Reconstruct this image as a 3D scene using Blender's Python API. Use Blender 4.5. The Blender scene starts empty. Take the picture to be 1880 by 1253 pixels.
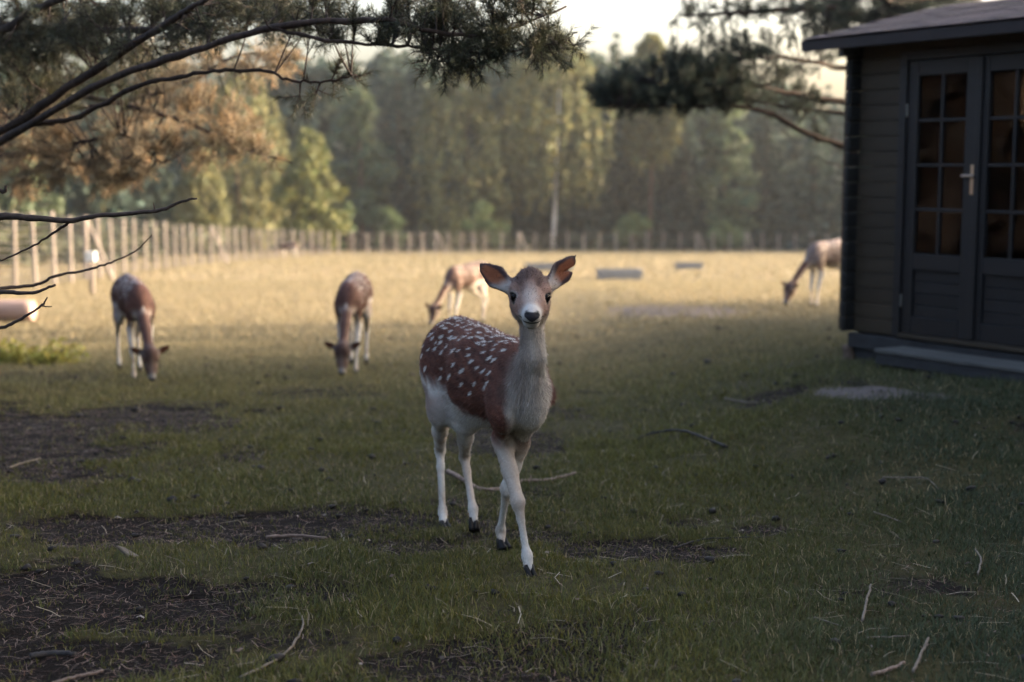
import bpy, math, random
import numpy as np
from mathutils import Vector, Matrix

# ---------------------------------------------------------------- camera, sky, sun
SC = bpy.context.scene
COL = SC.collection
F_PX, CX, CY, Y_HOR = 2611.0, 940.0, 626.5, 305.0
CAM_H = 1.343
PITCH = math.atan((CY - Y_HOR) / F_PX)
cam = bpy.data.cameras.new('camera'); camo = bpy.data.objects.new('camera', cam); COL.objects.link(camo)
camo.location = (0, 0, CAM_H); camo.rotation_euler = (math.pi/2 - PITCH, 0, 0)
cam.sensor_width = 36; cam.lens = 36*F_PX/1880; cam.clip_end = 3000; cam.clip_start = 0.05
cam.dof.use_dof = True; cam.dof.focus_distance = 5.48; cam.dof.aperture_fstop = 1.75
SC.camera = camo

SUN_EL = math.radians(12.0); SUN_AZ = math.atan2(0.972, 0.235)      # clockwise from +Y
SUN_DIR = Vector((math.sin(SUN_AZ)*math.cos(SUN_EL), math.cos(SUN_AZ)*math.cos(SUN_EL), math.sin(SUN_EL)))
W = bpy.data.worlds.new('World'); SC.world = W; W.use_nodes = True
wn = W.node_tree.nodes; wl = W.node_tree.links
sky = wn.new('ShaderNodeTexSky'); sky.sky_type = 'NISHITA'; sky.sun_disc = False
sky.sun_elevation = SUN_EL; sky.sun_rotation = SUN_AZ; sky.air_density = 0.75; sky.dust_density = 7.5; sky.ozone_density = 0.6
wl.new(sky.outputs[0], wn['Background'].inputs[0]); wn['Background'].inputs[1].default_value = 0.15
sun = bpy.data.lights.new('sun', 'SUN'); suno = bpy.data.objects.new('sun', sun); COL.objects.link(suno)
sun.energy = 2.3; sun.angle = math.radians(1.0); sun.color = (1.0, 0.77, 0.56)
suno.rotation_euler = SUN_DIR.to_track_quat('Z', 'Y').to_euler()
SC.view_settings.view_transform = 'Standard'; SC.view_settings.look = 'None'
SC.view_settings.exposure = 3.0; SC.view_settings.gamma = 1.0
SC.cycles.max_bounces = 6; SC.cycles.transparent_max_bounces = 12; SC.cycles.diffuse_bounces = 3
SC.cycles.use_denoising = True

HAZE = 0.00018
rng = np.random.default_rng(7)
random.seed(7)

# ---------------------------------------------------------------- maths helpers
FWD = np.array([0, math.cos(PITCH), -math.sin(PITCH)]); UPV = np.array([0, math.sin(PITCH), math.cos(PITCH)]); RGT = np.array([1.0, 0, 0])
EYE = np.array([0, 0, CAM_H])
def ray(px, py):
    return FWD + (px-CX)/F_PX*RGT - (py-CY)/F_PX*UPV
def U(px, py, Y):
    d = ray(px, py); return EYE + d*(Y/d[1])
def project(P):
    P = np.atleast_2d(P) - EYE
    z = np.maximum(P @ FWD, 0.2)
    return CX + F_PX*(P @ RGT)/z, CY - F_PX*(P @ UPV)/z

def hash2(i, j, s):
    n = (i.astype(np.int64)*374761393 + j.astype(np.int64)*668265263 + s*1442695041) & 0x7fffffff
    n = ((n ^ (n >> 13))*1274126177) & 0x7fffffff
    return ((n ^ (n >> 16)) & 0xffff)/65535.0
def vnoise(x, y, s=0):
    xi = np.floor(x); yi = np.floor(y); u = x-xi; v = y-yi
    u = u*u*(3-2*u); v = v*v*(3-2*v)
    a = hash2(xi, yi, s); b = hash2(xi+1, yi, s); c = hash2(xi, yi+1, s); d = hash2(xi+1, yi+1, s)
    return (a*(1-u)+b*u)*(1-v) + (c*(1-u)+d*u)*v
def fbm(x, y, s=0, o=4):
    t = 0; a = 0.5
    for k in range(o):
        t = t + a*vnoise(x*2**k, y*2**k, s+k*17); a *= 0.5
    return t/(1-0.5**o)
def sstep(a, b, x):
    t = np.clip((x-a)/(b-a), 0, 1); return t*t*(3-2*t)

SLOPE = 0.0494
def gz(x, y):
    x = np.asarray(x, float); y = np.asarray(y, float)
    z = -SLOPE*np.maximum(y, -1.5)
    z = z + 0.30*sstep(0.5, 2.7, x)*(1-sstep(26, 42, y))*sstep(5.5, 9.5, y)
    far = sstep(9, 30, y)
    z = z + 0.10*far*(fbm(x/9, y/9, 3, 2)-0.5)
    return z
def G(px, py):
    d = ray(px, py); t = 2.0
    for _ in range(60):
        p = EYE + d*t; h = p[2]-float(gz(p[0], p[1]))
        t += h/max(0.03, -d[2]+SLOPE*d[1])*0.7
    return EYE + d*t

# ---------------------------------------------------------------- object helpers
def link(o, parent=None):
    COL.objects.link(o)
    if parent is not None: o.parent = parent
    return o
def tag(o, label=None, cat=None, group=None, kind=None):
    if label: o['label'] = label
    if cat: o['category'] = cat
    if group: o['group'] = group
    if kind: o['kind'] = kind
    return o
def thing(name, label, cat, loc=(0,0,0), rz=0.0, group=None):
    o = bpy.data.objects.new(name, None); o.empty_display_size = 0.2
    o.location = loc; o.rotation_euler = (0, 0, rz); link(o); tag(o, label, cat, group); return o
def npmesh(name, V, F, mat=None, cols=None, smooth=False):
    V = np.asarray(V, np.float32); F = np.asarray(F, np.int32); k = F.shape[1]
    me = bpy.data.meshes.new(name)
    me.vertices.add(len(V)); me.vertices.foreach_set('co', V.ravel())
    me.loops.add(F.size); me.loops.foreach_set('vertex_index', F.ravel())
    me.polygons.add(len(F)); me.polygons.foreach_set('loop_start', np.arange(len(F), dtype=np.int32)*k)
    if smooth: me.polygons.foreach_set('use_smooth', np.ones(len(F), bool))
    if cols is not None:
        a = me.attributes.new('Col', 'FLOAT_COLOR', 'POINT')
        c = np.ones((len(V), 4), np.float32); c[:, :3] = np.clip(cols, 0, 1); a.data.foreach_set('color', c.ravel())
    me.update(calc_edges=True)
    if mat: me.materials.append(mat)
    return me
def obj(name, me, parent=None, loc=None, **kw):
    o = bpy.data.objects.new(name, me); link(o, parent)
    if loc is not None: o.location = loc
    return tag(o, **kw) if kw else o

def cat_mesh(parts):
    """list of (V, F[, C]) with equal face arity -> one"""
    Vs, Fs, Cs, n = [], [], [], 0
    for p in parts:
        Vs.append(p[0]); Fs.append(np.asarray(p[1])+n); n += len(p[0])
        if len(p) > 2: Cs.append(p[2])
    return np.vstack(Vs), np.vstack(Fs), (np.vstack(Cs) if Cs else None)

def tube(pts, rad, k=7, caps=True):
    pts = np.asarray(pts, float); n = len(pts); rad = np.broadcast_to(np.asarray(rad, float), (n,))
    T = np.gradient(pts, axis=0); T /= np.linalg.norm(T, axis=1)[:, None]+1e-9
    ref = np.array([0, 0, 1.0]) if abs(T[0][2]) < 0.8 else np.array([1.0, 0, 0])
    V = []
    for i in range(n):
        a = np.cross(T[i], ref); a /= np.linalg.norm(a)+1e-9; b = np.cross(T[i], a)
        th = np.arange(k)/k*2*math.pi
        V.append(pts[i] + rad[i]*(np.cos(th)[:, None]*a + np.sin(th)[:, None]*b))
    V = np.vstack(V); F = []
    for i in range(n-1):
        for j in range(k):
            F.append((i*k+j, i*k+(j+1) % k, (i+1)*k+(j+1) % k, (i+1)*k+j))
    if caps:
        V = np.vstack([V, pts[0], pts[-1]]); c0, c1 = n*k, n*k+1
        for j in range(k):
            F.append((c0, (j+1) % k, j, j)); F.append((c1, (n-1)*k+j, (n-1)*k+(j+1) % k, (n-1)*k+(j+1) % k))
        F = [f if f[2] != f[3] else (f[0], f[1], f[2], f[2]) for f in F]
    return V, np.array(F)
def tube_mesh(name, pts, rad, mat, k=7):
    V, F = tube(pts, rad, k)
    me = bpy.data.meshes.new(name)
    me.from_pydata([tuple(v) for v in V], [], [tuple(f) if f[2] != f[3] else tuple(f[:3]) for f in F])
    for p in me.polygons: p.use_smooth = True
    me.materials.append(mat); return me
def smooth_path(P, n):
    """Catmull-Rom through the points"""
    P = np.asarray(P, float); Q = np.vstack([2*P[0]-P[1], P, 2*P[-1]-P[-2]]); out = []
    m = len(P)-1
    for t in np.linspace(0, m, n):
        i = min(int(t), m-1); u = t-i; p0, p1, p2, p3 = Q[i], Q[i+1], Q[i+2], Q[i+3]
        out.append(0.5*((2*p1)+(-p0+p2)*u+(2*p0-5*p1+4*p2-p3)*u*u+(-p0+3*p1-3*p2+p3)*u**3))
    return np.array(out)
def box_mesh(name, sx, sy, sz, mat, bevel=0.0, taper=None):
    """box with its base centre at origin x,y and centred z"""
    import bmesh
    bm = bmesh.new(); bmesh.ops.create_cube(bm, size=1.0)
    for v in bm.verts: v.co = Vector((v.co.x*sx, v.co.y*sy, v.co.z*sz))
    if bevel > 0: bmesh.ops.bevel(bm, geom=list(bm.edges), offset=bevel, segments=1, affect='EDGES')
    me = bpy.data.meshes.new(name); bm.to_mesh(me); bm.free(); me.materials.append(mat); return me

# ---------------------------------------------------------------- materials
def new_mat(name):
    m = bpy.data.materials.new(name); m.use_nodes = True
    nt = m.node_tree; return m, nt.nodes, nt.links, nt.nodes['Principled BSDF']
def ramp(nodes, stops):
    r = nodes.new('ShaderNodeValToRGB'); e = r.color_ramp.elements
    while len(e) < len(stops): e.new(0.5)
    for el, (p, c) in zip(e, stops): el.position = p; el.color = (*c, 1)
    return r
def noise_mat(name, stops, scale=(8, 8, 8), rough=0.8, bump=0.3, detail=6, bscale=None, spec=0.3, coord='Object', rvar=0.0):
    m, n, l, b = new_mat(name)
    tc = n.new('ShaderNodeTexCoord'); mp = n.new('ShaderNodeMapping'); mp.inputs['Scale'].default_value = scale
    l.new(tc.outputs[coord], mp.inputs[0])
    t = n.new('ShaderNodeTexNoise'); t.inputs['Scale'].default_value = 1; t.inputs['Detail'].default_value = detail; t.inputs['Roughness'].default_value = 0.62
    l.new(mp.outputs[0], t.inputs['Vector'])
    r = ramp(n, stops); l.new(t.outputs[0], r.inputs[0])
    if rvar > 0:
        oi = n.new('ShaderNodeObjectInfo'); mr = n.new('ShaderNodeMapRange'); mr.inputs[3].default_value = 1-rvar; mr.inputs[4].default_value = 1+rvar
        l.new(oi.outputs['Random'], mr.inputs[0])
        hs = n.new('ShaderNodeHueSaturation'); l.new(mr.outputs[0], hs.inputs['Value']); l.new(r.outputs[0], hs.inputs['Color']); l.new(hs.outputs[0], b.inputs['Base Color'])
    else: l.new(r.outputs[0], b.inputs['Base Color'])
    b.inputs['Roughness'].default_value = rough; b.inputs['Specular IOR Level'].default_value = spec
    if bump > 0:
        bp = n.new('ShaderNodeBump'); bp.inputs['Strength'].default_value = bump; bp.inputs['Distance'].default_value = 0.01
        l.new(t.outputs[0], bp.inputs['Height']); l.new(bp.outputs[0], b.inputs['Normal'])
    return m
def attr_mat(name, rough=0.7, trans=0.0, spec=0.25, tint=(1, 1, 1), noise=0.0, nscale=60, sheen=0.0):
    """colour from the mesh's Col attribute; optional light passing through leaves"""
    m, n, l, b = new_mat(name)
    a = n.new('ShaderNodeAttribute'); a.attribute_name = 'Col'; src = a.outputs['Color']
    if noise > 0:
        tc = n.new('ShaderNodeTexCoord'); t = n.new('ShaderNodeTexNoise'); t.inputs['Scale'].default_value = nscale; t.inputs['Detail'].default_value = 4
        l.new(tc.outputs['Object'], t.inputs['Vector'])
        mr = n.new('ShaderNodeMapRange'); mr.inputs[1].default_value = 0.25; mr.inputs[2].default_value = 0.75; mr.inputs[3].default_value = 1-noise; mr.inputs[4].default_value = 1+noise
        l.new(t.outputs[0], mr.inputs[0])
        hs = n.new('ShaderNodeHueSaturation'); l.new(mr.outputs[0], hs.inputs['Value']); l.new(src, hs.inputs['Color']); src = hs.outputs[0]
    l.new(src, b.inputs['Base Color']); b.inputs['Roughness'].default_value = rough; b.inputs['Specular IOR Level'].default_value = spec
    if sheen > 0: b.inputs['Sheen Weight'].default_value = sheen; b.inputs['Sheen Roughness'].default_value = 0.5
    if trans > 0:
        tr = n.new('ShaderNodeBsdfTranslucent'); l.new(src, tr.inputs[0])
        mx = n.new('ShaderNodeMixShader'); mx.inputs[0].default_value = trans
        l.new(b.outputs[0], mx.inputs[1]); l.new(tr.outputs[0], mx.inputs[2]); l.new(mx.outputs[0], n['Material Output'].inputs[0])
    return m
def plain(name, c, rough=0.5, metal=0.0, spec=0.5):
    m, n, l, b = new_mat(name)
    b.inputs['Base Color'].default_value = (*c, 1); b.inputs['Roughness'].default_value = rough
    b.inputs['Metallic'].default_value = metal; b.inputs['Specular IOR Level'].default_value = spec; return m

M = {}
M['fur'] = attr_mat('fur', 0.75, 0, 0.2, noise=0.12, nscale=140, sheen=0.0)
M['hair'] = attr_mat('hair', 0.6, 0.0, 0.25)
M['eye'] = plain('eye', (0.005, 0.0035, 0.003), 0.08, 0, 0.10)
M['hoof'] = plain('hoof', (0.007, 0.006, 0.006), 0.55, 0, 0.2)
M['grass'] = attr_mat('grass', 0.6, 0.35, 0.25)
M['leaf'] = attr_mat('leaf', 0.65, 0.35, 0.2)
M['needle'] = attr_mat('needle', 0.5, 0.30, 0.35)
M['straw'] = attr_mat('straw', 0.7, 0.1, 0.2)
M['bark'] = noise_mat('bark', [(0.3, (0.035, 0.024, 0.018)), (0.7, (0.13, 0.085, 0.06))], (30, 30, 12), 0.9, 0.8)
M['pinebark'] = noise_mat('pinebark', [(0.3, (0.07, 0.035, 0.02)), (0.7, (0.30, 0.15, 0.085))], (14, 14, 6), 0.9, 0.8)
M['limbbark'] = noise_mat('limbbark', [(0.3, (0.016, 0.011, 0.009)), (0.7, (0.060, 0.040, 0.031))], (30, 30, 12), 0.9, 0.8)
M['twig'] = noise_mat('twig', [(0.3, (0.014, 0.011, 0.010)), (0.7, (0.050, 0.036, 0.030))], (60, 60, 60), 0.85, 0.5)
M['birchbark'] = noise_mat('birchbark', [(0.36, (0.06, 0.055, 0.05)), (0.46, (0.52, 0.50, 0.47)), (1.0, (0.7, 0.68, 0.65))], (3, 3, 6), 0.7, 0.2)
M['stick'] = noise_mat('stick', [(0.3, (0.10, 0.065, 0.05)), (0.7, (0.26, 0.19, 0.15))], (40, 40, 40), 0.8, 0.6)
M['palestick'] = noise_mat('palestick', [(0.3, (0.085, 0.068, 0.052)), (0.7, (0.18, 0.145, 0.11))], (40, 40, 40), 0.8, 0.5)
M['darkstick'] = noise_mat('darkstick', [(0.3, (0.012, 0.011, 0.011)), (0.7, (0.05, 0.042, 0.038))], (40, 40, 40), 0.8, 0.6)
M['postwood'] = noise_mat('postwood', [(0.25, (0.11, 0.095, 0.085)), (0.75, (0.26, 0.225, 0.20))], (10, 10, 2), 0.85, 0.4, rvar=0.15)
M['wire'] = plain('wire', (0.05, 0.045, 0.045), 0.6, 0.3)
M['planktrough'] = noise_mat('planktrough', [(0.25, (0.10, 0.105, 0.11)), (0.75, (0.24, 0.24, 0.235))], (2, 14, 14), 0.85, 0.4, rvar=0.15)
M['log'] = noise_mat('log', [(0.3, (0.22, 0.15, 0.125)), (0.7, (0.40, 0.29, 0.25))], (3, 30, 30), 0.85, 0.8)
M['whitebox'] = noise_mat('whitebox', [(0.3, (0.42, 0.44, 0.44)), (0.7, (0.62, 0.64, 0.63))], (6, 6, 6), 0.6, 0.1)
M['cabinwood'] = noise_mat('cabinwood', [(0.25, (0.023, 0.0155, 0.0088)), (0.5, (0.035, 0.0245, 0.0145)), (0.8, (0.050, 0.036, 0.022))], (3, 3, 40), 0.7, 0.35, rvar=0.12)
M['cabinshade'] = noise_mat('cabinshade', [(0.25, (0.009, 0.008, 0.007)), (0.8, (0.020, 0.018, 0.016))], (3, 3, 40), 0.75, 0.3)  # darker cabin wood, shade of side ends and interior put into the colour
M['doorpaint'] = noise_mat('doorpaint', [(0.25, (0.0105, 0.0092, 0.0094)), (0.8, (0.0175, 0.0155, 0.0158))], (4, 4, 30), 0.5, 0.15, rvar=0.08)
M['stepwood'] = noise_mat('stepwood', [(0.25, (0.048, 0.046, 0.042)), (0.8, (0.105, 0.099, 0.090))], (3, 20, 20), 0.8, 0.4, rvar=0.12)
M['stepside'] = noise_mat('stepside', [(0.25, (0.016, 0.016, 0.017)), (0.8, (0.042, 0.041, 0.043))], (6, 6, 30), 0.85, 0.4)
M['shingle'] = noise_mat('shingle', [(0.25, (0.016, 0.011, 0.016)), (0.8, (0.052, 0.037, 0.048))], (40, 40, 40), 0.9, 0.5, rvar=0.4)
M['fascia'] = noise_mat('fascia', [(0.25, (0.012, 0.008, 0.008)), (0.8, (0.026, 0.018, 0.018))], (4, 4, 30), 0.7, 0.3)
M['metal'] = plain('metal', (0.62, 0.60, 0.58), 0.3, 0.9)
M['brass'] = plain('brass', (0.60, 0.46, 0.32), 0.35, 0.8)
def glass_mat():
    m, n, l, b = new_mat('window_glass'); n.remove(b)
    fr = n.new('ShaderNodeFresnel'); fr.inputs[0].default_value = 1.5
    ad = n.new('ShaderNodeMath'); ad.operation = 'MULTIPLY_ADD'; ad.inputs[1].default_value = 1.2; ad.inputs[2].default_value = 0.02; l.new(fr.outputs[0], ad.inputs[0])
    ge = n.new('ShaderNodeNewGeometry'); fb = n.new('ShaderNodeMath'); fb.operation = 'SUBTRACT'; fb.inputs[0].default_value = 1.0; l.new(ge.outputs['Backfacing'], fb.inputs[1])
    mu = n.new('ShaderNodeMath'); mu.operation = 'MULTIPLY'; l.new(ad.outputs[0], mu.inputs[0]); l.new(fb.outputs[0], mu.inputs[1])
    tr = n.new('ShaderNodeBsdfTransparent'); tr.inputs[0].default_value = (0.75, 0.76, 0.75, 1)
    gl = n.new('ShaderNodeBsdfGlossy'); gl.inputs['Roughness'].default_value = 0.02
    mx = n.new('ShaderNodeMixShader'); l.new(mu.outputs[0], mx.inputs[0]); l.new(tr.outputs[0], mx.inputs[1]); l.new(gl.outputs[0], mx.inputs[2])
    l.new(mx.outputs[0], n['Material Output'].inputs[0]); return m
M['glass'] = glass_mat()

# ---------------------------------------------------------------- ground
# bare-earth patches, written down in photo pixels and laid on the ground where they lie
SOIL = [(290,765,175,26,1),(100,835,190,62,1),(20,800,120,60,1),(430,965,420,32,1),(160,1110,300,66,1.0),(90,1210,300,62,1.0),(520,1090,180,26,.6),(760,1215,160,30,.5),(760,1000,130,20,0.8),
        (1120,1005,150,20,0.85),(1290,1015,70,17,0.8),(1390,975,55,12,0.7),(930,985,130,14,0.7),(960,905,90,16,0.5),(1590,1090,120,16,0.4),
        (440,830,60,16,0.7),(60,690,140,9,0.5),(1250,960,60,10,0.5),(560,1170,150,40,0.4),(330,1230,180,40,0.5),(580,720,160,10,0.45)]
DUST = [(1600,722,95,10,1),(1700,728,80,8,0.5),(1240,572,150,13,0.7),(60,642,100,7,0.4),(700,605,120,6,0.2),(1430,592,90,5,0.5)]
def masks(x, y):
    x = np.asarray(x, float); y = np.asarray(y, float)
    P = np.stack([x, np.maximum(y, 1.0), gz(x, np.maximum(y, 1.0))], -1).reshape(-1, 3)
    px, py = project(P); px = px.reshape(x.shape); py = py.reshape(x.shape)
    wob = fbm(x*2.2, y*2.2, 11, 4)-0.5 + .55*(fbm(x*8, y*8, 12, 3)-.5)
    soil = np.zeros_like(x); dust = np.zeros_like(x)
    for a, b, rx, ry, s in SOIL:
        d = np.sqrt(((px-a)/rx)**2+((py-b)/ry)**2) + wob*1.3
        soil = np.maximum(soil, s*(1-sstep(0.65, 1.15, d)))
    for a, b, rx, ry, s in DUST:
        d = np.sqrt(((px-a)/rx)**2+((py-b)/ry)**2) + wob*0.9
        dust = np.maximum(dust, s*(1-sstep(0.6, 1.2, d)))
    ok = (y > 2.0)
    # worn spots and litter patches scattered everywhere, also beyond the frame
    soil = np.where(ok, soil, 0)
    sp = sstep(0.60, 0.72, fbm(x*0.9+31, y*0.9, 23, 4))*np.where(y < 12, 0.75, 0.3)
    out = (px < -60) | (px > 1940) | (y <= 3.6)
    sp = np.where(out, np.maximum(sp, sstep(0.5, 0.62, fbm(x*0.5+3, y*0.5+9, 29, 3))), sp)
    return np.maximum(soil, sp*0.8), dust

def axis(dense0, dense1, step, lo, hi, g=1.13):
    a = list(np.arange(dense0, dense1+1e-6, step)); s = step; v = dense1
    while v < hi: s *= g; v += s; a.append(v)
    s = step; v = dense0; pre = []
    while v > lo: s *= g; v -= s; pre.append(v)
    return np.array(pre[::-1]+a)
gx = axis(-4.2, 4.6, 0.05, -700, 700); gy = axis(3.4, 13.0, 0.05, -60, 900, 1.10)
GX, GY = np.meshgrid(gx, gy, indexing='ij')
soil_m, dust_m = masks(GX, GY)
near = 1-sstep(13, 26, GY)
GZ = gz(GX, GY) + near*(0.035*(fbm(GX*1.6, GY*1.6, 5, 3)-0.5) + 0.022*(fbm(GX*7, GY*7, 6, 3)-0.5)) - 0.02*soil_m*near + 0.016*soil_m*near*(fbm(GX*9, GY*9, 41, 2)-0.5)
FEET = np.array([(U(974, 1062, 5.55)[:2]), U(924, 1010, 6.00)[:2], U(816, 977, 6.50)[:2]])
ff = np.max([np.exp(-((GX-fx_)**2+(GY-fy_)**2)/.16**2) for fx_, fy_ in FEET], 0); GZ = GZ*(1-ff)+ff*(gz(GX, GY)-.012)
nx, ny = GX.shape
V = np.stack([GX, GY, GZ], -1).reshape(-1, 3)
I = np.arange(nx*ny).reshape(nx, ny)
Fq = np.stack([I[:-1, :-1], I[1:, :-1], I[1:, 1:], I[:-1, 1:]], -1).reshape(-1, 4)
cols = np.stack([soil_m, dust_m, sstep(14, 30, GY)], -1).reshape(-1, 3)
def ground_mat():
    m, n, l, b = new_mat('ground')
    a = n.new('ShaderNodeAttribute'); a.attribute_name = 'Col'; sep = n.new('ShaderNodeSeparateColor'); l.new(a.outputs['Color'], sep.inputs[0])
    tc = n.new('ShaderNodeTexCoord')
    def noise(sc, d=6):
        t = n.new('ShaderNodeTexNoise'); t.inputs['Scale'].default_value = sc; t.inputs['Detail'].default_value = d; t.inputs['Roughness'].default_value = 0.65
        l.new(tc.outputs['Object'], t.inputs['Vector']); return t.outputs[0]
    def mix(f, c1, c2):
        x = n.new('ShaderNodeMix'); x.data_type = 'RGBA'
        if isinstance(f, float): x.inputs[0].default_value = f
        else: l.new(f, x.inputs[0])
        l.new(c1, x.inputs[6]); l.new(c2, x.inputs[7]); return x.outputs[2]
    n1 = noise(1.3); n2 = noise(22); n3 = noise(90, 4)
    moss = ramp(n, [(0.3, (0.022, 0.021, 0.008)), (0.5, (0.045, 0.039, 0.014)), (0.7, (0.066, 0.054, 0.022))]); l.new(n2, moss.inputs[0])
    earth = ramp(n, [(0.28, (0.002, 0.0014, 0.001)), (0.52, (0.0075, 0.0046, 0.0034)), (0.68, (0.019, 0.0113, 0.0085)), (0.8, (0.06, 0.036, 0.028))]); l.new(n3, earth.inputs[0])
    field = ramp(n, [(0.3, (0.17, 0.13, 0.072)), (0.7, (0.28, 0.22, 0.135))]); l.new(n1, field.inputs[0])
    dust = ramp(n, [(0.3, (0.085, 0.070, 0.064)), (0.7, (0.16, 0.132, 0.122))]); l.new(n2, dust.inputs[0])
    # soil edge broken up by fine noise
    ma = n.new('ShaderNodeMath'); ma.operation = 'ADD'; l.new(sep.outputs[0], ma.inputs[0]); l.new(n2, ma.inputs[1])
    mr = n.new('ShaderNodeMapRange'); mr.inputs[1].default_value = 0.72; mr.inputs[2].default_value = 0.98; l.new(ma.outputs[0], mr.inputs[0])
    md = n.new('ShaderNodeMath'); md.operation = 'ADD'; l.new(sep.outputs[1], md.inputs[0]); l.new(n2, md.inputs[1])
    mdr = n.new('ShaderNodeMapRange'); mdr.inputs[1].default_value = 0.75; mdr.inputs[2].default_value = 1.1; l.new(md.outputs[0], mdr.inputs[0])
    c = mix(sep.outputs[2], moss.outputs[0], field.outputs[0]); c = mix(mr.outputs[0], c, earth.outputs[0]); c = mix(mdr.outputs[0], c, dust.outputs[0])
    l.new(c, b.inputs['Base Color']); b.inputs['Roughness'].default_value = 0.95; b.inputs['Specular IOR Level'].default_value = 0.1
    bp = n.new('ShaderNodeBump'); bp.inputs['Strength'].default_value = 0.8; bp.inputs['Distance'].default_value = 0.02
    l.new(n3, bp.inputs['Height']); l.new(bp.outputs[0], b.inputs['Normal'])
    return m
M['ground'] = ground_mat()
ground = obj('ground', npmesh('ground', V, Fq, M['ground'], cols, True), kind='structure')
def gz_fine(x, y):
    """height of the ground sheet itself"""
    x = np.asarray(x, float); y = np.asarray(y, float)
    i = np.clip(np.searchsorted(gx, x)-1, 0, nx-2); j = np.clip(np.searchsorted(gy, y)-1, 0, ny-2)
    u = (x-gx[i])/(gx[i+1]-gx[i]); v = (y-gy[j])/(gy[j+1]-gy[j])
    return GZ[i, j]*(1-u)*(1-v)+GZ[i+1, j]*u*(1-v)+GZ[i, j+1]*(1-u)*v+GZ[i+1, j+1]*u*v

# ---------------------------------------------------------------- forest trees
def leaf_quads(P, size, r, flat=0.0, aspect=0.6):
    n = len(P); d = r.normal(size=(n, 3)); d[:, 2] *= (1-flat); d /= np.linalg.norm(d, axis=1)[:, None]
    e = r.normal(size=(n, 3)); e -= (e*d).sum(1)[:, None]*d; e /= np.linalg.norm(e, axis=1)[:, None]
    s = (size*(0.6+0.8*r.random(n)))[:, None]
    V = np.stack([P-d*s, P+e*s*aspect, P+d*s, P-e*s*aspect], 1).reshape(-1, 3)
    return V, np.arange(4*n).reshape(n, 4)
def leaf_cols(n, base, r, var=0.25, warm=0.15):
    k = 1+var*(r.random(n)*2-1); w = warm*(r.random(n)*2-1)
    c = np.array(base)[None]*k[:, None]; c[:, 0] *= 1+w; c[:, 2] *= 1-w
    return np.repeat(c, 4, axis=0)
def crown_round(r, H, R, base, z0=0.18, n_lobe=42, per=120, size=0.26):
    parts = []
    for i in range(n_lobe):
        t = r.random()**0.8; z = H*(z0+(0.96-z0)*t)
        prof = math.sin(math.pi*min(1, (0.15+0.85*t))**0.85)*0.95+0.12
        a = r.random()*2*math.pi; q = R*prof*math.sqrt(r.random())*0.85
        c = np.array([q*math.cos(a), q*math.sin(a), z]); rr = R*(0.22+0.2*r.random())
        d = r.normal(size=(per, 3)); d /= np.linalg.norm(d, axis=1)[:, None]; d[:, 2] *= 0.75
        P = c + d*rr*(0.45+0.6*r.random(per))[:, None]
        Vq, Fq = leaf_quads(P, size, r); parts.append((Vq, Fq, leaf_cols(per, np.array(base)*(0.8+0.4*r.random()), r)))
    return cat_mesh(parts)
def crown_birch(r, H, R, base, z0=0.22, n=460, size=0.20):
    parts = []
    for i in range(n):
        t = r.random(); z = H*(z0+(1.0-z0)*t)
        prof = (math.sin(math.pi*(0.12+0.86*t)))**0.7
        a = r.random()*2*math.pi; q = R*prof*(0.25+0.75*math.sqrt(r.random()))
        L = (0.6+1.9*r.random())*(0.6+0.4*prof)*H/14; m = 13
        s = np.linspace(0, 1, m)
        P = np.stack([q*math.cos(a)*(1+0.08*s)+r.normal(0, .12, m), q*math.sin(a)*(1+0.08*s)+r.normal(0, .12, m), z-L*s*s+r.normal(0, .08, m)], -1)
        Vq, Fq = leaf_quads(P, size*H/14+0.05, r, flat=-0.6); parts.append((Vq, Fq, leaf_cols(m, np.array(base)*(0.75+0.5*r.random()), r)))
    return cat_mesh(parts)
def crown_spruce(r, H, R, base, z0=0.06, tiers=26, size=0.3):
    parts = []
    for i in range(tiers):
        t = i/(tiers-1); z = H*(z0+(0.99-z0)*t); rad = R*(1-t)**0.85+0.12
        nb = int(7+6*(1-t)); a0 = r.random()*6.28
        for b in range(nb):
            a = a0+b/nb*2*math.pi+r.normal(0, .2); L = rad*(0.7+0.45*r.random()); m = max(4, int(5+L*2.5)); s = np.linspace(0.12, 1, m)
            P = np.stack([L*s*math.cos(a)+r.normal(0, .1, m), L*s*math.sin(a)+r.normal(0, .1, m), z-0.28*L*s+0.1*L*s*s+r.normal(0, .07, m)], -1)
            Vq, Fq = leaf_quads(P, size*(0.7+0.5*(1-t)), r, flat=0.5); parts.append((Vq, Fq, leaf_cols(m, np.array(base)*(0.8+0.4*r.random()), r)))
    return cat_mesh(parts)
def trunk_geo(r, H, rad, lean=(0, 0), limbs=7, z0=0.25, R=2.0):
    n = 9; t = np.linspace(0, 1, n)
    P = np.stack([lean[0]*t+0.15*np.cumsum(r.normal(0, .35, n))*t, lean[1]*t+0.1*np.cumsum(r.normal(0, .35, n))*t, H*0.95*t-0.3*(t == 0)], -1)
    parts = [tube(P, rad*(1-t)**0.8+0.02, 8)]
    for i in range(limbs):
        k = r.uniform(z0, 0.85); p = np.array([np.interp(k, t, P[:, j]) for j in range(3)]); a = r.random()*6.28; L = R*(0.5+0.4*r.random())
        parts.append(tube([p, p+np.array([math.cos(a)*L*.5, math.sin(a)*L*.5, L*.35]), p+np.array([math.cos(a)*L, math.sin(a)*L, L*.5])], [rad*.4*(1-k)+.02, rad*.25*(1-k)+.015, .01], 5))
    return cat_mesh(parts)[:2]
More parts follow.
